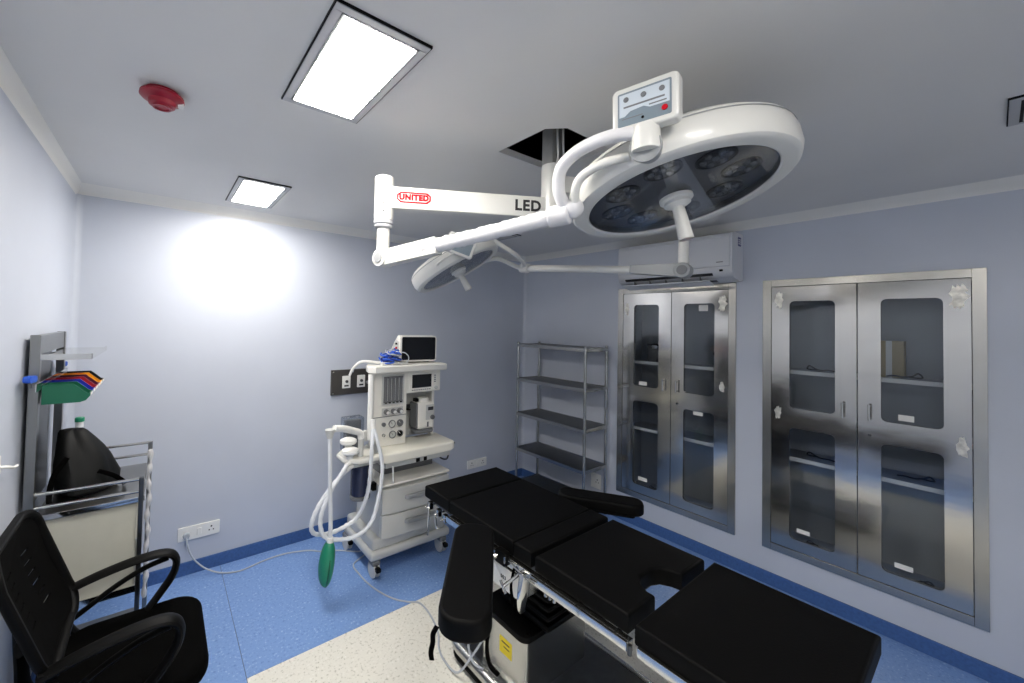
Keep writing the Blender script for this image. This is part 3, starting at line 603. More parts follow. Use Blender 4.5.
# head-end clamps and levers
for y, z in ((1.80, .668), (1.72, .660), (1.66, .655)):
    cl = part('clamp', B().box(1.188, 1.213, y - .012, y + .012, z - .02, z + .018, .003), 'chrome', ot)
    part('clamp_bar', B().cyl((1.175, y + .01, z - .01), (1.25, y - .012, z + .004), .0055, n=10, bevel=.002), 'chrome', cl)
part('lever', B().tube([(1.19, 1.80, .66), (1.165, 1.765, .60), (1.15, 1.745, .545)], .0045, 8, 4), 'chrome', ot)
part('lever', B().tube([(1.185, 1.73, .65), (1.165, 1.69, .61), (1.17, 1.675, .605)], .0055, 8, 4), 'chrome', ot)
# armboard clamp, gearbox and knob hanging under the near edge
part('gearbox', B().box(1.195, 1.33, 1.13, 1.335, .535, .635, .006), 'steel', ot)
part('gearbox_plate', B().box(1.1925, 1.1948, 1.135, 1.33, .54, .63, .001), 'plate_white', ot)
b = text_bm('003', .020, frame_M((1.1922, 1.225, .588), (0, -1, 0), (0, 0, 1), (-1, 0, 0)), .0003, .0006); part('gearbox_legend', b, 'letter_black', ot)
part('clamp_block', B().box(1.172, 1.207, 1.20, 1.26, .645, .70, .006), 'black_plastic', ot)
part('clamp_screw', B().cyl((1.10, 1.135, .630), (1.20, 1.115, .668), .0065, n=12, bevel=.002), 'chrome', ot)
part('clamp_tee', B().cyl((1.103, 1.15, .648), (1.103, 1.118, .612), .0055, n=10, bevel=.002), 'chrome', ot)
part('strap_cover', B().tube([(1.19, 1.10, .67), (1.175, 1.095, .61), (1.172, 1.098, .56), (1.185, 1.105, .525)], .028, 16, 5, flat=(1, .5), rad=lambda t: .030 - .012 * t * t), 'chrome', ot)
part('lever', B().tube([(1.19, 1.19, .672), (1.17, 1.10, .672), (1.165, 1.03, .675)], .004, 8, 4), 'chrome', ot)
for y in (1.005, .985, .965): part('selector', B().tube([(1.235, y, .66), (1.205, y, .652), (1.20, y, .628)], .006, 8, 4), 'steel', ot)
# column and base
part('column', B().box(1.33, 1.62, 1.10, 1.36, .36, .645, .02, 3), 'black_plastic', ot)
b = B()
for k in range(6):
    z = .39 + k * .038; b.box(1.315, 1.635, 1.085, 1.375, z, z + .022, .009, 2)
part('bellows', b, 'black_plastic', ot)['kind'] = 'stuff'
part('column_tray', B().prism(rrect(.44, .30, .04, 5, 1.455, 1.285), .335, .362, None, .006), 'black_plastic', ot)
part('column_housing', B().prism(rrect(.43, .29, .04, 6, 1.455, 1.285), .108, .335), 'steel', ot)
for x, y in ((1.27, 1.155), (1.27, 1.415), (1.55, 1.155)): part('tray_screw', B().cyl((x, y, .3615), (x, y, .3645), .006, n=10), 'chrome', ot)
part('warning_label', B().box(1.2385, 1.2402, 1.215, 1.288, .225, .292), 'sticker_yellow', ot)
b = B().box(1.2377, 1.2386, 1.228, 1.275, .272, .277); part('label_print', b, 'letter_black', ot)
b = B().box(1.2377, 1.2386, 1.228, 1.262, .255, .259); part('label_print', b, 'letter_black', ot)
part('base', B().prism(rrect(.53, 1.02, .09, 8, 1.485, 1.10), .03, .108, None, .012, 3), 'dark_steel', ot)
part('base_rim', B().tube([(x, y, .085) for x, y in rrect(.545, 1.035, .09, 6, 1.485, 1.10)], .028, 12, 1, closed=True), 'steel', ot)
part('bumper', B().tube([(x, y, .035) for x, y in rrect(.55, 1.04, .09, 6, 1.485, 1.10)], .014, 10, 1, closed=True), 'black_plastic', ot)
for x in (1.29, 1.68):
    for y in (.68, 1.52): part('foot', B().cyl((x, y, 0), (x, y, .032), .03, n=16, bevel=.004), 'black_plastic', ot)
# armboards
def armboard(p0, p1, wd, z0, z1, lab):
    p0 = Vector(p0); p1 = Vector(p1); d = p1 - p0; L = d.length; d.normalize(); n = Vector((-d.y, d.x, 0)); M = frame_M((p0.x, p0.y, 0), d, n, (0, 0, 1))
    ab = part('armboard', B().prism(rrect(L, wd, wd * .42, 7, L / 2, 0), z0, z1, M, .014, 3), 'black_leather', ot, lab)
    part('armboard_plate', B().prism(rrect(L * .8, wd * .7, .02, 4, L / 2, 0), z0 - .014, z0 - .0005, M), 'black_plastic', ab)
    return M
armboard((1.142, 1.355, 0), (.742, .925, 0), .168, .705, .775, 'black padded armboard swung out towards the white floor')
armboard((1.765, 1.40, 0), (2.00, 1.055, 0), .125, .705, .762, 'black padded armboard on the cabinet side')
part('armboard_post', B().tube([(1.10, 1.30, .695), (1.13, 1.28, .675), (1.175, 1.25, .672)], .011, 10, 4), 'steel', ot)
part('armboard_post', B().tube([(1.80, 1.33, .692), (1.79, 1.33, .675), (1.768, 1.33, .672)], .011, 10, 4), 'steel', ot)
def strap(pts, lab=None): part('strap', B().tube(pts, .008, 8, 5, flat=(1, .14)), 'black_fabric', ot, lab)
strap([(.715, 1.020, .715), (.706, 1.028, .69), (.710, 1.034, .66), (.705, 1.036, .63), (.712, 1.04, .60)])
strap([(.885, .965, .70), (.895, .985, .64), (.905, 1.0, .57), (.93, 1.01, .50), (.96, 1.0, .46)])
strap([(1.19, 1.16, .66), (1.168, 1.155, .60), (1.172, 1.15, .54), (1.165, 1.15, .49)])
part('handset_cable', B().tube([(1.24, 1.30, .63), (1.17, 1.32, .50), (1.16, 1.38, .33), (1.17, 1.42, .20), (1.185, 1.40, .12), (1.20, 1.35, .118)], .005, 8, 6), 'cable_grey', ot)

# ------------------------------------------------------------------ anaesthesia machine
am = thing('anaesthesia_machine', 'white anaesthesia machine with drawers and vaporiser standing before the back wall', 'medical machine', (1.43, 2.57, 0))
MX0, MX1 = 1.155, 1.715
part('base', B().box(MX0 - .04, MX1 + .02, 2.335, 2.82, .115, .175, .022, 3), 'machine_grey', am)
part('plinth', B().box(MX0 - .02, MX1 - .01, 2.36, 2.80, .17, .245, .018, 3), 'machine_grey', am)
for x, y in ((1.157, 2.375), (1.678, 2.375), (1.135, 2.775), (1.69, 2.775)):
    ca = part('caster', B().cyl((x - .022, y, .055), (x - .006, y, .055), .052, n=24, bevel=.006).cyl((x + .006, y, .055), (x + .022, y, .055), .052, n=24, bevel=.006).cyl((x - .008, y, .055), (x + .008, y, .055), .02, n=12), 'machine_grey', am)
    part('caster_cover', B().box(x - .028, x + .028, y - .04, y + .035, .085, .118, .012, 3), 'machine_dark_grey', ca)
    part('caster_brake', B().box(x - .016, x + .016, y - .075, y - .038, .060, .085, .006), 'black_plastic', ca)
part('cabinet_body', B().box(MX0 + .025, MX1, 2.36, 2.74, .245, .575, .012, 2), 'machine_grey', am)
for z0, z1 in ((.245, .392), (.398, .560)):
    b = B().prism([(1.185, 2.36), (1.185, 2.338), (1.25, 2.322), (1.445, 2.314), (1.64, 2.322), (1.712, 2.338), (1.712, 2.36)], z0, z1, None, .006); dr = part('drawer', b, 'machine_grey', am)
    hz = (z0 + z1) / 2 + .01
    b = B().prism([(1.335, 2.326), (1.36, 2.298), (1.43, 2.290), (1.50, 2.290), (1.57, 2.298), (1.595, 2.326)], hz - .014, hz + .014, None, .006); part('drawer_pull', b, 'arm_grey', dr)
part('drawer_top', B().box(1.18, 1.715, 2.33, 2.70, .5755, .592, .007), 'machine_white', am)
part('rear_column', B().box(1.26, 1.68, 2.50, 2.72, .575, .734, .01), 'machine_dark_grey', am)
part('worktop', B().prism([(1.165, 2.32), (1.20, 2.298), (1.70, 2.298), (1.745, 2.325), (1.75, 2.58), (1.165, 2.58)], .735, .80, None, .014, 3), 'worktop_cream', am)
part('worktop_tray', B().box(1.20, 1.715, 2.33, 2.60, .695, .734, .006), 'machine_grey', am)
for x, w_ in ((1.44, .03), (1.50, .025)): part('gas_port', B().box(x - w_ / 2, x + w_ / 2, 2.322, 2.3295, .700, .725, .003), 'black_plastic', am)
part('oxygen_outlet', B().cyl((1.25, 2.325, .705), (1.25, 2.315, .60), .006, .004, n=10), 'plate_white', am)
part('side_hook', B().tube([(1.745, 2.42, .765), (1.79, 2.41, .76), (1.80, 2.40, .745)], .010, 10, 4), 'black_plastic', am)
part('side_hose', B().tube([(1.715, 2.45, .71), (1.76, 2.42, .68), (1.74, 2.41, .64), (1.69, 2.42, .66), (1.72, 2.43, .70)], .006, 8, 6), 'cable_dark', am)
# upper housing
part('housing', B().box(1.26, 1.705, 2.62, 2.72, .80, 1.305, .008), 'machine_white', am)
part('left_module', B().prism([(1.158, 2.455), (1.412, 2.455), (1.412, 2.62), (1.25, 2.62), (1.166, 2.53)], .80, 1.304, None, .006), 'machine_white', am)
part('right_module', B().box(1.414, 1.70, 2.455, 2.62, 1.145, 1.302, .006), 'machine_white', am)
part('right_upright', B().box(1.676, 1.70, 2.53, 2.62, .80, 1.144, .004), 'machine_white', am)
part('top_shelf', B().prism([(1.105, 2.43), (1.14, 2.385), (1.69, 2.378), (1.712, 2.39), (1.712, 2.72), (1.25, 2.72), (1.135, 2.53)], 1.305, 1.352, None, .010, 3), 'machine_white', am)
part('front_seam', B().box(1.1575, 1.4125, 2.4535, 2.4549, 1.000, 1.004), 'machine_dark_grey', am)
part('flowmeter_bezel', B().box(1.218, 1.388, 2.446, 2.4549, 1.085, 1.285, .003), 'machine_grey', am)
part('flowmeter_recess', B().box(1.230, 1.376, 2.443, 2.4461, 1.097, 1.275), 'machine_dark_grey', am)
for k in range(5):
    x = 1.245 + k * .029; ft = part('flow_tube', B().cyl((x, 2.438, 1.102), (x, 2.438, 1.270), .0085, n=12), 'machine_dark_grey', am)
    part('flow_scale', B().box(x + .009, x + .013, 2.440, 2.4429, 1.11, 1.262), 'plate_white', ft); part('flow_valve', B().cyl((x, 2.438, 1.094), (x, 2.438, 1.1019), .009, n=10), 'black_plastic', ft)
part('knob_plate', B().box(1.222, 1.385, 2.449, 2.4549, 1.010, 1.060, .003), 'machine_grey', am)
for x in (1.252, 1.305, 1.355):
    kb = part('flow_knob', B().cyl((x, 2.449, 1.036), (x, 2.418, 1.034), .019, .016, n=20, bevel=.003), 'machine_dark_grey', am); part('knob_cap', B().cyl((x, 2.418, 1.034), (x, 2.416, 1.034), .0115, n=16), 'plate_white', kb)
for x, z, r, m in ((1.236, .952, .013, 'machine_dark_grey'), (1.298, .950, .024, 'dial_face'), (1.360, .950, .022, 'machine_dark_grey'), (1.236, .880, .010, 'dial_face'), (1.303, .877, .024, 'dial_face'), (1.361, .877, .021, 'black_plastic')):
    gg = part('gauge', B().cyl((x, 2.4549, z), (x, 2.442, z), r, n=24, bevel=.003), m, am); part('gauge_rim', B().lathe([(r * .88, 0), (r * 1.08, 0), (r * 1.08, .008), (r * .88, .008), (r * .88, 0)], frame_M((x, 2.446, z), (1, 0, 0), (0, 0, 1), (0, -1, 0)), 24), 'machine_dark_grey', gg)
    if r > .02: part('gauge_needle', B().box(-.0012, .0012, -.003, r * .7, .0041, .005, 0, 1, frame_M((x, 2.4455, z), (.8, 0, .6), (-.6, 0, .8), (0, -1, 0))), 'letter_black' if m == 'dial_face' else 'plate_white', gg)
# ventilator display
part('display_bezel', B().box(1.432, 1.692, 2.448, 2.4549, 1.152, 1.295, .003), 'machine_white', am)
part('display', B().box(1.452, 1.615, 2.445, 2.4479, 1.180, 1.274, .001), 'screen_black', am)
for k in range(9): part('display_key', B().box(1.452 + k * .018, 1.464 + k * .018, 2.4455, 2.4479, 1.162, 1.168), 'machine_dark_grey', am)
for k in range(4): part('display_key', B().box(1.640, 1.652, 2.4455, 2.4479, 1.212 + k * .015, 1.220 + k * .015), 'machine_dark_grey', am)
part('rotary_knob', B().cyl((1.655, 2.4479, 1.172), (1.655, 2.436, 1.172), .013, n=18, bevel=.003), 'machine_grey', am)
# vaporiser in the alcove
part('alcove_back', B().box(1.414, 1.676, 2.612, 2.62, .80, 1.144), 'machine_grey', am)
part('vaporiser_rail', B().box(1.425, 1.676, 2.585, 2.611, 1.005, 1.035, .003), 'dark_steel', am)
vp = part('vaporiser', B().box(1.525, 1.665, 2.47, 2.584, .865, 1.065, .022, 3), 'machine_white', am)
part('vaporiser_side', B().box(1.512, 1.53, 2.48, 2.58, .875, 1.06, .010), 'machine_dark_grey', vp)
part('vaporiser_cap', B().cyl((1.595, 2.525, 1.06), (1.595, 2.525, 1.092), .046, .042, n=24, bevel=.005), 'machine_white', vp)
part('vaporiser_lock', B().box(1.515, 1.545, 2.50, 2.54, 1.066, 1.092, .005), 'black_plastic', vp)
part('vaporiser_panel', B().box(1.585, 1.658, 2.460, 2.4699, .935, 1.045, .006), 'machine_grey', vp)
part('vaporiser_dial', B().cyl((1.636, 2.4599, .955), (1.636, 2.444, .953), .017, n=18, bevel=.003), 'machine_dark_grey', vp)
part('vaporiser_scale', B().box(1.60, 1.645, 2.4575, 2.4599, 1.005, 1.03), 'dark_panel', vp)
part('sight_glass', B().box(1.60, 1.612, 2.466, 2.4699, .885, .92), 'machine_dark_grey', vp)
part('vaporiser_base', B().prism(rrect(.15, .118, .03, 5, 1.59, 2.525), .838, .866, None, .008), 'machine_dark_grey', vp)
part('alcove_lever', B().cyl((1.45, 2.60, 1.005), (1.53, 2.56, 1.0), .007, n=10), 'black_plastic', am)
# breathing system on the left
part('absorber_plate', B().prism([(.945, 2.41), (1.02, 2.335), (1.20, 2.345), (1.235, 2.40), (1.22, 2.60), (1.00, 2.60), (.945, 2.53)], .755, .785, None, .010, 3), 'machine_white', am)
part('absorber_block', B().box(.985, 1.19, 2.40, 2.56, .715, .7549, .008), 'machine_grey', am)
part('bellows_hood', B().box(.99, 1.13, 2.515, 2.60, .785, 1.005, .010, 2), 'clear_plastic', am); part('bellows_frame', B().box(1.005, 1.115, 2.535, 2.585, .79, .985, .008), 'machine_dark_grey', am)
for x, y, z in ((.995, 2.46, .85), (.985, 2.40, .805)):
    part('valve_dome', B().lathe([(0, .026), (.034, .024), (.052, .014), (.054, 0), (.046, -.010), (.022, -.016), (.022, -.06), (0, -.06)], Matrix.Translation((x, y, z + .02)), 24), 'plate_white', am)
part('valve_post', B().cyl((1.055, 2.40, .785), (1.055, 2.40, .90), .018, n=18, bevel=.004), 'machine_grey', am)
part('pressure_gauge', B().cyl((1.10, 2.45, .90), (1.10, 2.425, .90), .035, n=22, bevel=.004), 'machine_grey', am)
part('valve_post', B().cyl((1.165, 2.42, .785), (1.165, 2.42, .85), .03, n=20, bevel=.006), 'machine_grey', am)
part('absorber_canister', B().cyl((1.085, 2.46, .52), (1.085, 2.46, .712), .063, n=28, bevel=.006), 'canister_dark', am); part('canister_base', B().cyl((1.085, 2.46, .495), (1.085, 2.46, .519), .067, n=28, bevel=.005), 'machine_dark_grey', am)
part('canister_lever', B().box(1.135, 1.165, 2.38, 2.42, .55, .60, .005), 'black_plastic', am)
for z in (.735, .705): part('hose_port', B().cyl((1.0, 2.40, z + .03), (.945, 2.365, z + .02), .014, n=14), 'plate_white', am)
part('bag_arm', B().tube([(1.055, 2.40, .90), (1.045, 2.395, .935), (.99, 2.375, .962), (.91, 2.345, .993), (.85, 2.325, 1.005)], .021, 14, 6), 'plate_white', am)
part('bag_elbow', B().cyl((.822, 2.315, 1.008), (.822, 2.315, .955), .030, .016, n=18, bevel=.003), 'machine_grey', am)
part('side_pillar', B().tube([(1.128, 2.43, 1.30), (1.125, 2.42, 1.15), (1.12, 2.41, 1.0), (1.12, 2.40, .88)], .019, 14, 5), 'plate_white', am)
part('side_knob', B().ball((1.118, 2.46, 1.245), .012, 10), 'machine_dark_grey', am)

# breathing circuit: corrugated hoses and green reservoir bag
bc = thing('breathing_circuit', 'clear corrugated breathing hoses with a green rubber bag hanging off the machine', 'breathing circuit', (.83, 2.33, .12))
def corr(t): return .0125 + .0014 * math.sin(t * 420)
def hose(pts, r=.0125, n=10): part('hose', B().tube(pts, r, n, 10, rad=lambda t: r + .0013 * math.sin(t * 500)), 'clear_tube', bc)
hose([(.822, 2.315, .965), (.822, 2.30, .80), (.826, 2.29, .60), (.830, 2.285, .46), (.828, 2.28, .365)], .0135)
hose([(.95, 2.365, .757), (.90, 2.33, .72), (.82, 2.31, .62), (.775, 2.30, .50), (.80, 2.29, .40), (.90, 2.27, .365), (1.00, 2.26, .37), (1.08, 2.26, .43), (1.13, 2.27, .58), (1.15, 2.28, .74), (1.13, 2.31, .88), (1.115, 2.35, .97)])
hose([(.945, 2.36, .728), (.87, 2.34, .68), (.78, 2.33, .58), (.735, 2.33, .48), (.755, 2.34, .41), (.85, 2.36, .375), (.96, 2.37, .385), (1.03, 2.36, .43), (1.075, 2.33, .56), (1.085, 2.31, .72), (1.095, 2.32, .88), (1.115, 2.35, .97)])
part('hose_wye', B().cyl((1.115, 2.35, .95), (1.118, 2.365, 1.02), .018, n=14, bevel=.004), 'plate_white', bc)
gb = B(); BM_ = Matrix.Translation((.815, 2.285, 0))
gb.tube([(.828, 2.28, .37), (.824, 2.282, .34), (.818, 2.284, .29), (.812, 2.285, .235), (.808, 2.286, .18), (.808, 2.286, .14), (.810, 2.286, .118)], .04, 20, 6, rad=lambda t: .016 + .037 * math.sin(math.pi * min(1, t * 1.06)) ** .8 * (1 - .12 * t) if t < .94 else .012, flat=(.85, 1))
part('reservoir_bag', gb, 'bag_green', bc)
part('bag_seam', B().tube([(.826, 2.262, .36), (.816, 2.240, .29), (.809, 2.231, .235), (.805, 2.240, .18), (.806, 2.266, .128)], .004, 6, 5), 'bin_green', bc)
part('bag_neck', B().cyl((.828, 2.28, .36), (.828, 2.28, .395), .019, n=16, bevel=.003), 'plate_white', bc)

# patient monitor and leads on the machine's top shelf
pm = thing('patient_monitor', 'small patient monitor with a black screen on top of the machine', 'monitor', (1.55, 2.60, 1.352))
part('monitor_body', B().prism([(2.505, 1.364), (2.505, 1.545), (2.56, 1.552), (2.64, 1.50), (2.725, 1.425), (2.725, 1.364)], 1.405, 1.690, frame_M((0, 0, 0), (0, 1, 0), (0, 0, 1), (1, 0, 0)), .010, 3), 'machine_white', pm)
part('monitor_bezel', B().prism(rrect(.285, .188, .020, 5, 1.548, 1.457), 0, .014, frame_M((0, 2.506, 0), (1, 0, 0), (0, 0, 1), (0, -1, 0)), .004), 'machine_white', pm)
part('screen', B().prism(rrect(.262, .166, .012, 4, 1.549, 1.458), .0141, .0155, frame_M((0, 2.506, 0), (1, 0, 0), (0, 0, 1), (0, -1, 0))), 'screen_black', pm)
part('side_panel', B().prism([(2.53, 1.375), (2.53, 1.51), (2.58, 1.515), (2.68, 1.45), (2.68, 1.375)], 1.400, 1.4049, frame_M((0, 0, 0), (0, 1, 0), (0, 0, 1), (1, 0, 0))), 'machine_grey', pm)
for y, z, m in ((2.55, 1.49, 'letter_black'), (2.55, 1.46, 'logo_red'), (2.55, 1.43, 'plate_white'), (2.58, 1.45, 'blue_plastic')): part('lead_port', B().cyl((1.3999, y, z), (1.388, y, z), .008, n=12), m, pm)
for x in (1.46, 1.63): part('foot', B().box(x - .02, x + .02, 2.54, 2.69, 1.3525, 1.3645, .003), 'machine_dark_grey', pm)
pm.rotation_euler.z = math.radians(-10)
ld = thing('monitor_leads', 'tangled blue and grey patient leads heaped beside the monitor', 'cables', (1.30, 2.48, 1.352))
rnd = random.Random(3)
for k in range(20):
    q = rnd.uniform(0, 1); c0 = Vector((1.31 + rnd.uniform(-.06, .02) * (1 - .5 * q), 2.485 + rnd.uniform(-.05, .04) * (1 - .5 * q), 1.364 + .075 * q)); pts = []
    for j in range(6):
        a = j * 1.15 + rnd.uniform(-.4, .4) + k; pts.append(c0 + Vector((math.cos(a) * rnd.uniform(.03, .06) * (1.15 - .5 * q), math.sin(a) * rnd.uniform(.02, .05), rnd.uniform(-.004, .022))))
    part('lead', B().tube(pts, .0055 if k < 9 else .0045, 8, 5), ['cable_blue', 'cable_navy', 'cable_blue', 'cable_grey', 'cable_blue'][k % 5], ld)
part('lead', B().tube([(1.39, 2.55, 1.43), (1.41, 2.49, 1.43), (1.435, 2.475, 1.40), (1.42, 2.47, 1.365), (1.37, 2.47, 1.358)], .004, 8, 6), 'cable_grey', ld)
part('lead', B().tube([(1.34, 2.47, 1.375), (1.22, 2.47, 1.368), (1.14, 2.50, 1.378), (1.09, 2.53, 1.372), (1.055, 2.56, 1.33), (1.04, 2.58, 1.28)], .0085, 8, 6), 'plate_white', ld)
part('lead', B().tube([(1.34, 2.46, 1.365), (1.24, 2.46, 1.360), (1.16, 2.52, 1.362), (1.10, 2.56, 1.365), (1.072, 2.58, 1.34), (1.065, 2.59, 1.30)], .006, 8, 6), 'cable_grey', ld)
part('flow_sensor', B().cyl((1.27, 2.42, 1.364), (1.40, 2.425, 1.364), .009, .006, n=12, bevel=.003), 'plate_white', ld)
part('lead_clip', B().box(1.20, 1.235, 2.42, 2.45, 1.3525, 1.375, .004), 'plate_white', ld)

# ------------------------------------------------------------------ steel trolley by the left wall
TY0, TY1 = 2.15, 2.64
tr_ = thing('supply_trolley', 'stainless steel supply trolley with tall uprights against the left wall', 'trolley', (-.2, 2.4, 0))
for y in (TY0, TY1 - .012): part('upright', B().box(-.396, -.366, y - .014, y + .014, .10, 1.57, .003), 'trolley_steel', tr_)
part('back_sheet', B().box(-.392, -.386, TY0 + .015, 2.46, .90, 1.50, .001), 'dark_steel', tr_)
part('top_rail', B().box(-.394, -.370, TY0 + .015, TY1 - .027, 1.495, 1.568, .003), 'trolley_steel', tr_)
sh = part('shelf', B().box(-.366, -.222, TY0 - .01, TY1 + .02, 1.486, 1.490, .001), 'chrome', tr_)
part('shelf_lip', B().box(-.366, -.220, TY0 - .014, TY0 - .0102, 1.474, 1.496, .001), 'chrome', sh); part('shelf_lip', B().box(-.2218, -.218, TY0 - .01, TY1 + .02, 1.474, 1.496, .001), 'chrome', sh)
part('bin_rail', B().box(-.3655, -.3615, TY0 - .075, TY1 + .03, 1.362, 1.392, .001), 'chrome', tr_)
for y, s in ((TY0 - .07, .85), (TY1 + .035, .8)):
    z = 1.378 if s > 1 else 1.41
    cl = part('rail_clamp', B().prism(rrect(.052 * s, .030 * s, .012 * s, 4), -.014 * s, .014 * s, frame_M((-.38, y, z), (.3, .954, 0), (0, 0, 1), (.954, -.3, 0)), .004), 'blue_plastic', tr_)
    part('clamp_screw', B().cyl((-.38, y, z - .015 * s), (-.38, y, z - .040 * s), .005, n=8), 'trolley_steel', cl)
part('counter', B().box(-.365, -.038, TY0, TY1, .868, .880, .002), 'trolley_steel', tr_)
part('counter_edge', B().box(-.365, -.038, TY0 - .006, TY0 - .0005, .862, .884, .002), 'chrome', tr_)
part('counter_edge', B().box(-.0375, -.033, TY0, TY1, .862, .884, .002), 'chrome', tr_)
for z, y in ((.963, TY0), (.912, TY0), (.985, TY1), (.925, TY1)): part('guard_rail', B().cyl((-.366, y, z), (-.045 if y < 2.4 else -.026, y, z - .006 if y < 2.4 else z), .007, n=12), 'chrome', tr_)
part('leg', B().box(-.055, -.038, TY0 - .010, TY0 + .008, .10, .966, .003), 'dark_steel', tr_)
part('leg', B().box(-.036, -.016, TY1 - .010, TY1 + .010, .10, .99, .003), 'trolley_steel', tr_)
part('film_wrap', B().tube([(-.026 + .004 * math.sin(k * 1.3), TY1 - .018, .95 - k * .04) for k in range(20)], .009, 10, 4, rad=lambda t: .0095 + .0035 * math.sin(t * 60)), 'wrap_plastic', tr_)
part('side_panel', B().box(-.350, -.060, TY0 + .012, TY0 + .018, .505, .855, .002), 'cream_panel', tr_)
part('side_panel', B().box(-.350, -.060, TY1 - .018, TY1 - .012, .505, .855, .002), 'cream_panel', tr_)
for z in (.49, .14):
    s_ = part('lower_shelf', B().box(-.365, -.05, TY0 + .01, TY1 - .01, z, z + .010, .002), 'trolley_steel', tr_); part('shelf_lip', B().box(-.365, -.05, TY0 + .004, TY0 + .0095, z - .006, z + .022, .001), 'chrome', s_)
for x in (-.36, -.06):
    for y in (TY0 + .02, TY1 - .02):
        ca = part('caster', B().cyl((x - .011, y, .042), (x + .011, y, .042), .042, n=20, bevel=.004), 'machine_dark_grey', tr_); part('caster_fork', B().box(x - .018, x + .018, y - .016, y + .016, .082, .104, .004), 'trolley_steel', ca)
# parts bins hooked on the rail
def bin_(y0, y1, m, col):
    th = thing('parts_bin', f'{col} plastic parts bin hooked on the trolley rail', 'bin', (-.36, (y0 + y1) / 2, 1.303), 'coloured parts bins on the trolley'); k = .0025; xb, xf = -.3605, -.222
    side = [(xb, 1.303), (xf - .03, 1.303), (xf - .012, 1.309), (xf, 1.326), (xf, 1.334), (xf - .012, 1.340), (xf - .05, 1.377), (xb, 1.377)]
    YM = frame_M((0, 0, 0), (1, 0, 0), (0, 0, 1), (0, 1, 0)); b = B()
    b.prism(side, y0, y0 + k, YM); b.prism(side, y1 - k, y1, YM); part('bin_sides', b, m, th)['kind'] = 'stuff'
    b = B().box(xb, xf - .03, y0 + k, y1 - k, 1.303, 1.3055); part('bin_floor', b, m, th)
    part('bin_back', B().box(xb, xb + k, y0 + k, y1 - k, 1.3055, 1.377), m, th)
    part('bin_front', B().prism([(xf - .03, 1.303), (xf - .012, 1.309), (xf, 1.326), (xf, 1.338), (xf - .003, 1.338), (xf - .004, 1.327), (xf - .014, 1.312), (xf - .03, 1.306)], y0 + k, y1 - k, YM), m, th)
    part('card_slot', B().box(xf + .0003, xf + .0012, y0 + .012, y1 - .012, 1.327, 1.337), 'paper_white', th)
w_ = .079
for k, (m, col) in enumerate((('bin_green', 'green'), ('bin_blue', 'blue'), ('bin_red', 'red'), ('bin_maroon', 'maroon'), ('bin_yellow', 'yellow'), ('bin_black', 'black'))): bin_(TY0 + .0 + k * (w_ + .002), TY0 + .0 + k * (w_ + .002) + w_, m, col)
# black bag and a bottle on the counter
bg = B(); secs = [(.8805, .095, .11), (.90, .108, .13), (.94, .112, .13), (.98, .106, .12), (1.02, .10, .108), (1.06, .083, .09), (1.095, .066, .07), (1.12, .054, .05), (1.135, .046, .032), (1.145, .036, .016)]
rings = []
for i, (z, rx, ry) in enumerate(secs):
    tt = (z - .88) / .27; cx, cy = -.243 - .066 * tt, 2.40 + .02 * tt; ring = []
    for k in range(40):
        a = 2 * math.pi * k / 40; f = 1 + .05 * math.cos(4 * a + .6) + .10 * tt * math.cos(3 * a + 1) + .16 * mnoise.noise(Vector((math.cos(a) * 2, math.sin(a) * 2, z * 9))) + .05 * math.cos(7 * a) * tt
        x = max(cx + rx * f * math.cos(a), -.348); ring.append(bg.bm.verts.new((x, cy + ry * f * math.sin(a), z)))
    rings.append(ring)
for a_, b_ in zip(rings, rings[1:]):
    for k in range(40): bg.bm.faces.new((a_[k], a_[(k + 1) % 40], b_[(k + 1) % 40], b_[k]))
bg.bm.faces.new(rings[0][::-1]); bg.bm.faces.new(rings[-1])
th = thing('fabric_bag', 'black fabric bag with a gathered top slumped on the trolley counter', 'bag', (-.22, 2.40, .8805)); part('bag_body', bg, 'bag_fabric', th)
part('bag_strap', B().tube([(-.30, 2.30, 1.05), (-.335, 2.285, .99), (-.345, 2.27, .93), (-.34, 2.24, .89)], .010, 8, 6, flat=(1, .3)), 'black_fabric', th)
part('bag_strap', B().tube([(-.20, 2.285, .98), (-.15, 2.29, .95), (-.115, 2.31, .91), (-.112, 2.34, .887)], .009, 8, 6, flat=(1, .3)), 'black_fabric', th)
th = thing('squeeze_bottle', 'small clear bottle with a green cap behind the black bag', 'bottle', (-.30, 2.585, .8805)); M = Matrix.Translation((-.30, 2.585, 0))
part('bottle_body', B().lathe([(0, .881), (.030, .881), (.032, .89), (.032, 1.06), (.026, 1.09), (.015, 1.105), (.014, 1.14), (0, 1.14)], M, 24), 'clear_tube', th)
part('bottle_cap', B().lathe([(0, 1.1405), (.018, 1.1405), (.018, 1.158), (.015, 1.161), (0, 1.161)], M, 20), 'bag_green', th)

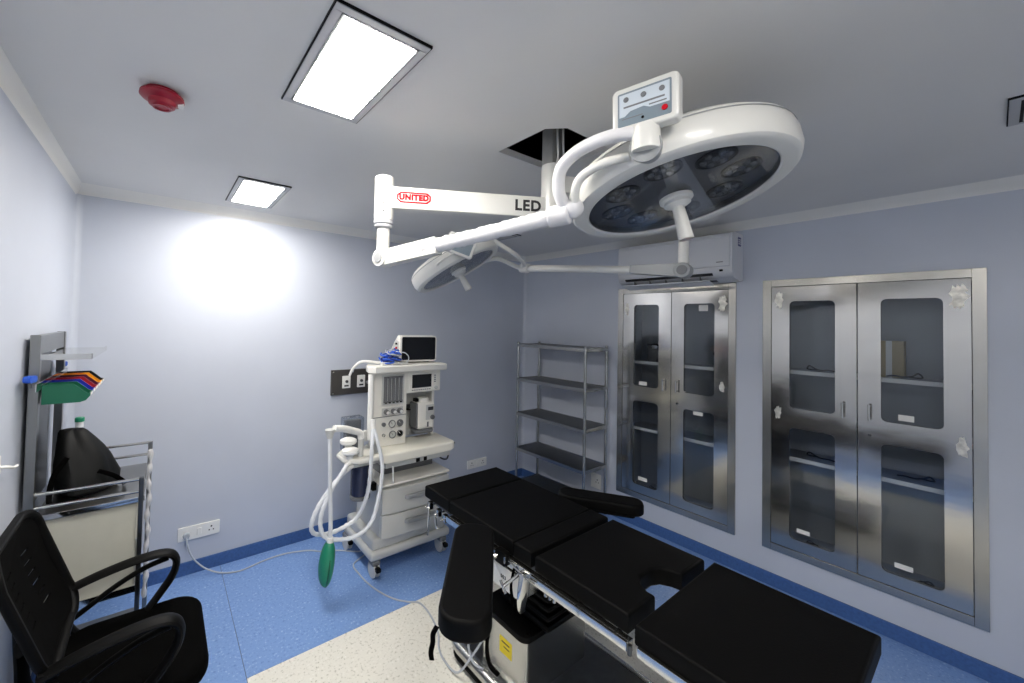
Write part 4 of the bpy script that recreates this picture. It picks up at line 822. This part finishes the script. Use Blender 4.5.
# ------------------------------------------------------------------ office chair
CY = 1.79
ch = thing('office_chair', 'black mesh-back office chair with looped armrests beside the trolley', 'chair', (-.05, CY, 0))
part('seat', B().prism(rrect(.44, .49, .10, 7, -.048, CY), .415, .487, None, .030, 5), 'black_fabric', ch)
part('seat_pan', B().prism(rrect(.40, .44, .09, 6, -.048, CY), .395, .4149), 'black_plastic', ch)
part('tilt_mechanism', B().box(-.16, .06, CY - .08, CY + .08, .345, .3949, .008), 'black_plastic', ch)
part('tilt_lever', B().cyl((.03, CY - .06, .37), (.05, CY - .30, .365), .006, n=10), 'chrome', ch)
part('gas_column', B().cyl((-.05, CY, .12), (-.05, CY, .346), .026, n=20), 'chrome', ch)
hub = part('star_base', B().cyl((-.05, CY, .075), (-.05, CY, .125), .042, n=20, bevel=.006), 'black_plastic', ch)
for k in range(5):
    a = math.radians(72 * k + 20); R_ = .27 if abs(math.cos(a)) < .95 else .26; ex, ey = -.05 + R_ * math.cos(a), CY + R_ * math.sin(a)
    part('star_arm', B().tube([(-.05 + .03 * math.cos(a), CY + .03 * math.sin(a), .10), ((-.05 + ex) / 2, (CY + ey) / 2, .092), (ex, ey, .076)], .022, 10, 4, rad=lambda t: .024 - .008 * t), 'black_plastic', hub)
    tx, ty = -math.sin(a), math.cos(a)
    ca = part('caster', B().cyl((ex - tx * .022, ey - ty * .022, .027), (ex + tx * .022, ey + ty * .022, .027), .027, n=18, bevel=.004), 'black_plastic', ch)
    part('caster_stem', B().cyl((ex, ey, .05), (ex, ey, .075), .007, n=8), 'chrome', ca)
# backrest: local u along y, v up the lean, n out of the front
bo = Vector((-.236, CY, .585)); bv = (Vector((-.372, CY, .972)) - bo).normalized(); bu = Vector((0, 1, 0)); bn = bu.cross(bv); bn = bn if bn.x > 0 else -bn
BMx = frame_M(bo, bu, bv, bn); HB = .405; WB = .43
def bow(bb):
    for v in bb.bm.verts:
        q = BMx.inverted() @ v.co; q.z += .030 * (q.x / (WB / 2)) ** 2 - .018 * math.sin(math.pi * min(max(q.y / HB, 0), 1)); v.co = BMx @ q
    return bb
outl = rrect(WB, HB, .085, 8, 0, HB / 2)
slots = [rrect(.055, .007, .003, 2, .095, .12 + k * .036) for k in range(6)] + [rrect(.055, .007, .003, 2, -.05, .12 + k * .036) for k in range(6)]
pn = holed([(x * .95, (y - HB / 2) * .95 + HB / 2) for x, y in outl], slots, -.003, .003, BMx); bmesh.ops.subdivide_edges(pn.bm, edges=[e for e in pn.bm.edges if e.calc_length() > .1], cuts=3)
part('back_mesh', bow(pn), 'black_mesh', ch)
part('back_frame', bow(B().tube([BMx @ Vector((x, y, 0)) for x, y in outl], .014, 10, 1, closed=True)), 'black_plastic', ch)
part('lumbar_bar', bow(B().tube([BMx @ Vector((x, .12 + .03 * (x / .2) ** 2, -.012)) for x in (-.205, -.15, -.08, 0, .08, .15, .205)], .022, 10, 3, flat=(1, .5))), 'black_plastic', ch)
part('back_support', B().tube([(-.14, CY, .385), (-.24, CY, .40), (-.305, CY, .47), (-.318, CY, .58), (-.325, CY, .70)], .03, 12, 6, flat=(.5, 1.5)), 'black_plastic', ch)
for s in (-1, 1):
    y = CY + s * .222
    part('armrest', B().tube([(-.245, y, .640), (-.16, y, .664), (-.06, y, .682), (.02, y, .686), (.065, y, .672), (.082, y, .636), (.07, y, .585), (.03, y, .525), (-.01, y - s * .01, .478)], .021, 12, 6, flat=(.55, 1.15), rad=lambda t: .022 + .003 * math.sin(math.pi * t)), 'black_plastic', ch)
    part('arm_strut', B().tube([(.055, y, .66), (-.02, y, .645), (-.11, y, .605), (-.20, y, .548), (-.245, y, .52)], .014, 10, 6, flat=(.6, 1.1)), 'black_plastic', ch)
    part('arm_bracket', B().tube([(-.02, y - s * .01, .48), (-.03, y - s * .012, .43), (-.05, y - s * .06, .404)], .020, 10, 4, flat=(.5, 1.2)), 'black_plastic', ch)
    part('back_bracket', B().tube([(-.235, y, .655), (-.245, y, .58), (-.235, y, .50), (-.17, y - s * .02, .43), (-.12, y - s * .06, .404)], .018, 10, 5, flat=(.6, 1.1)), 'black_plastic', ch)
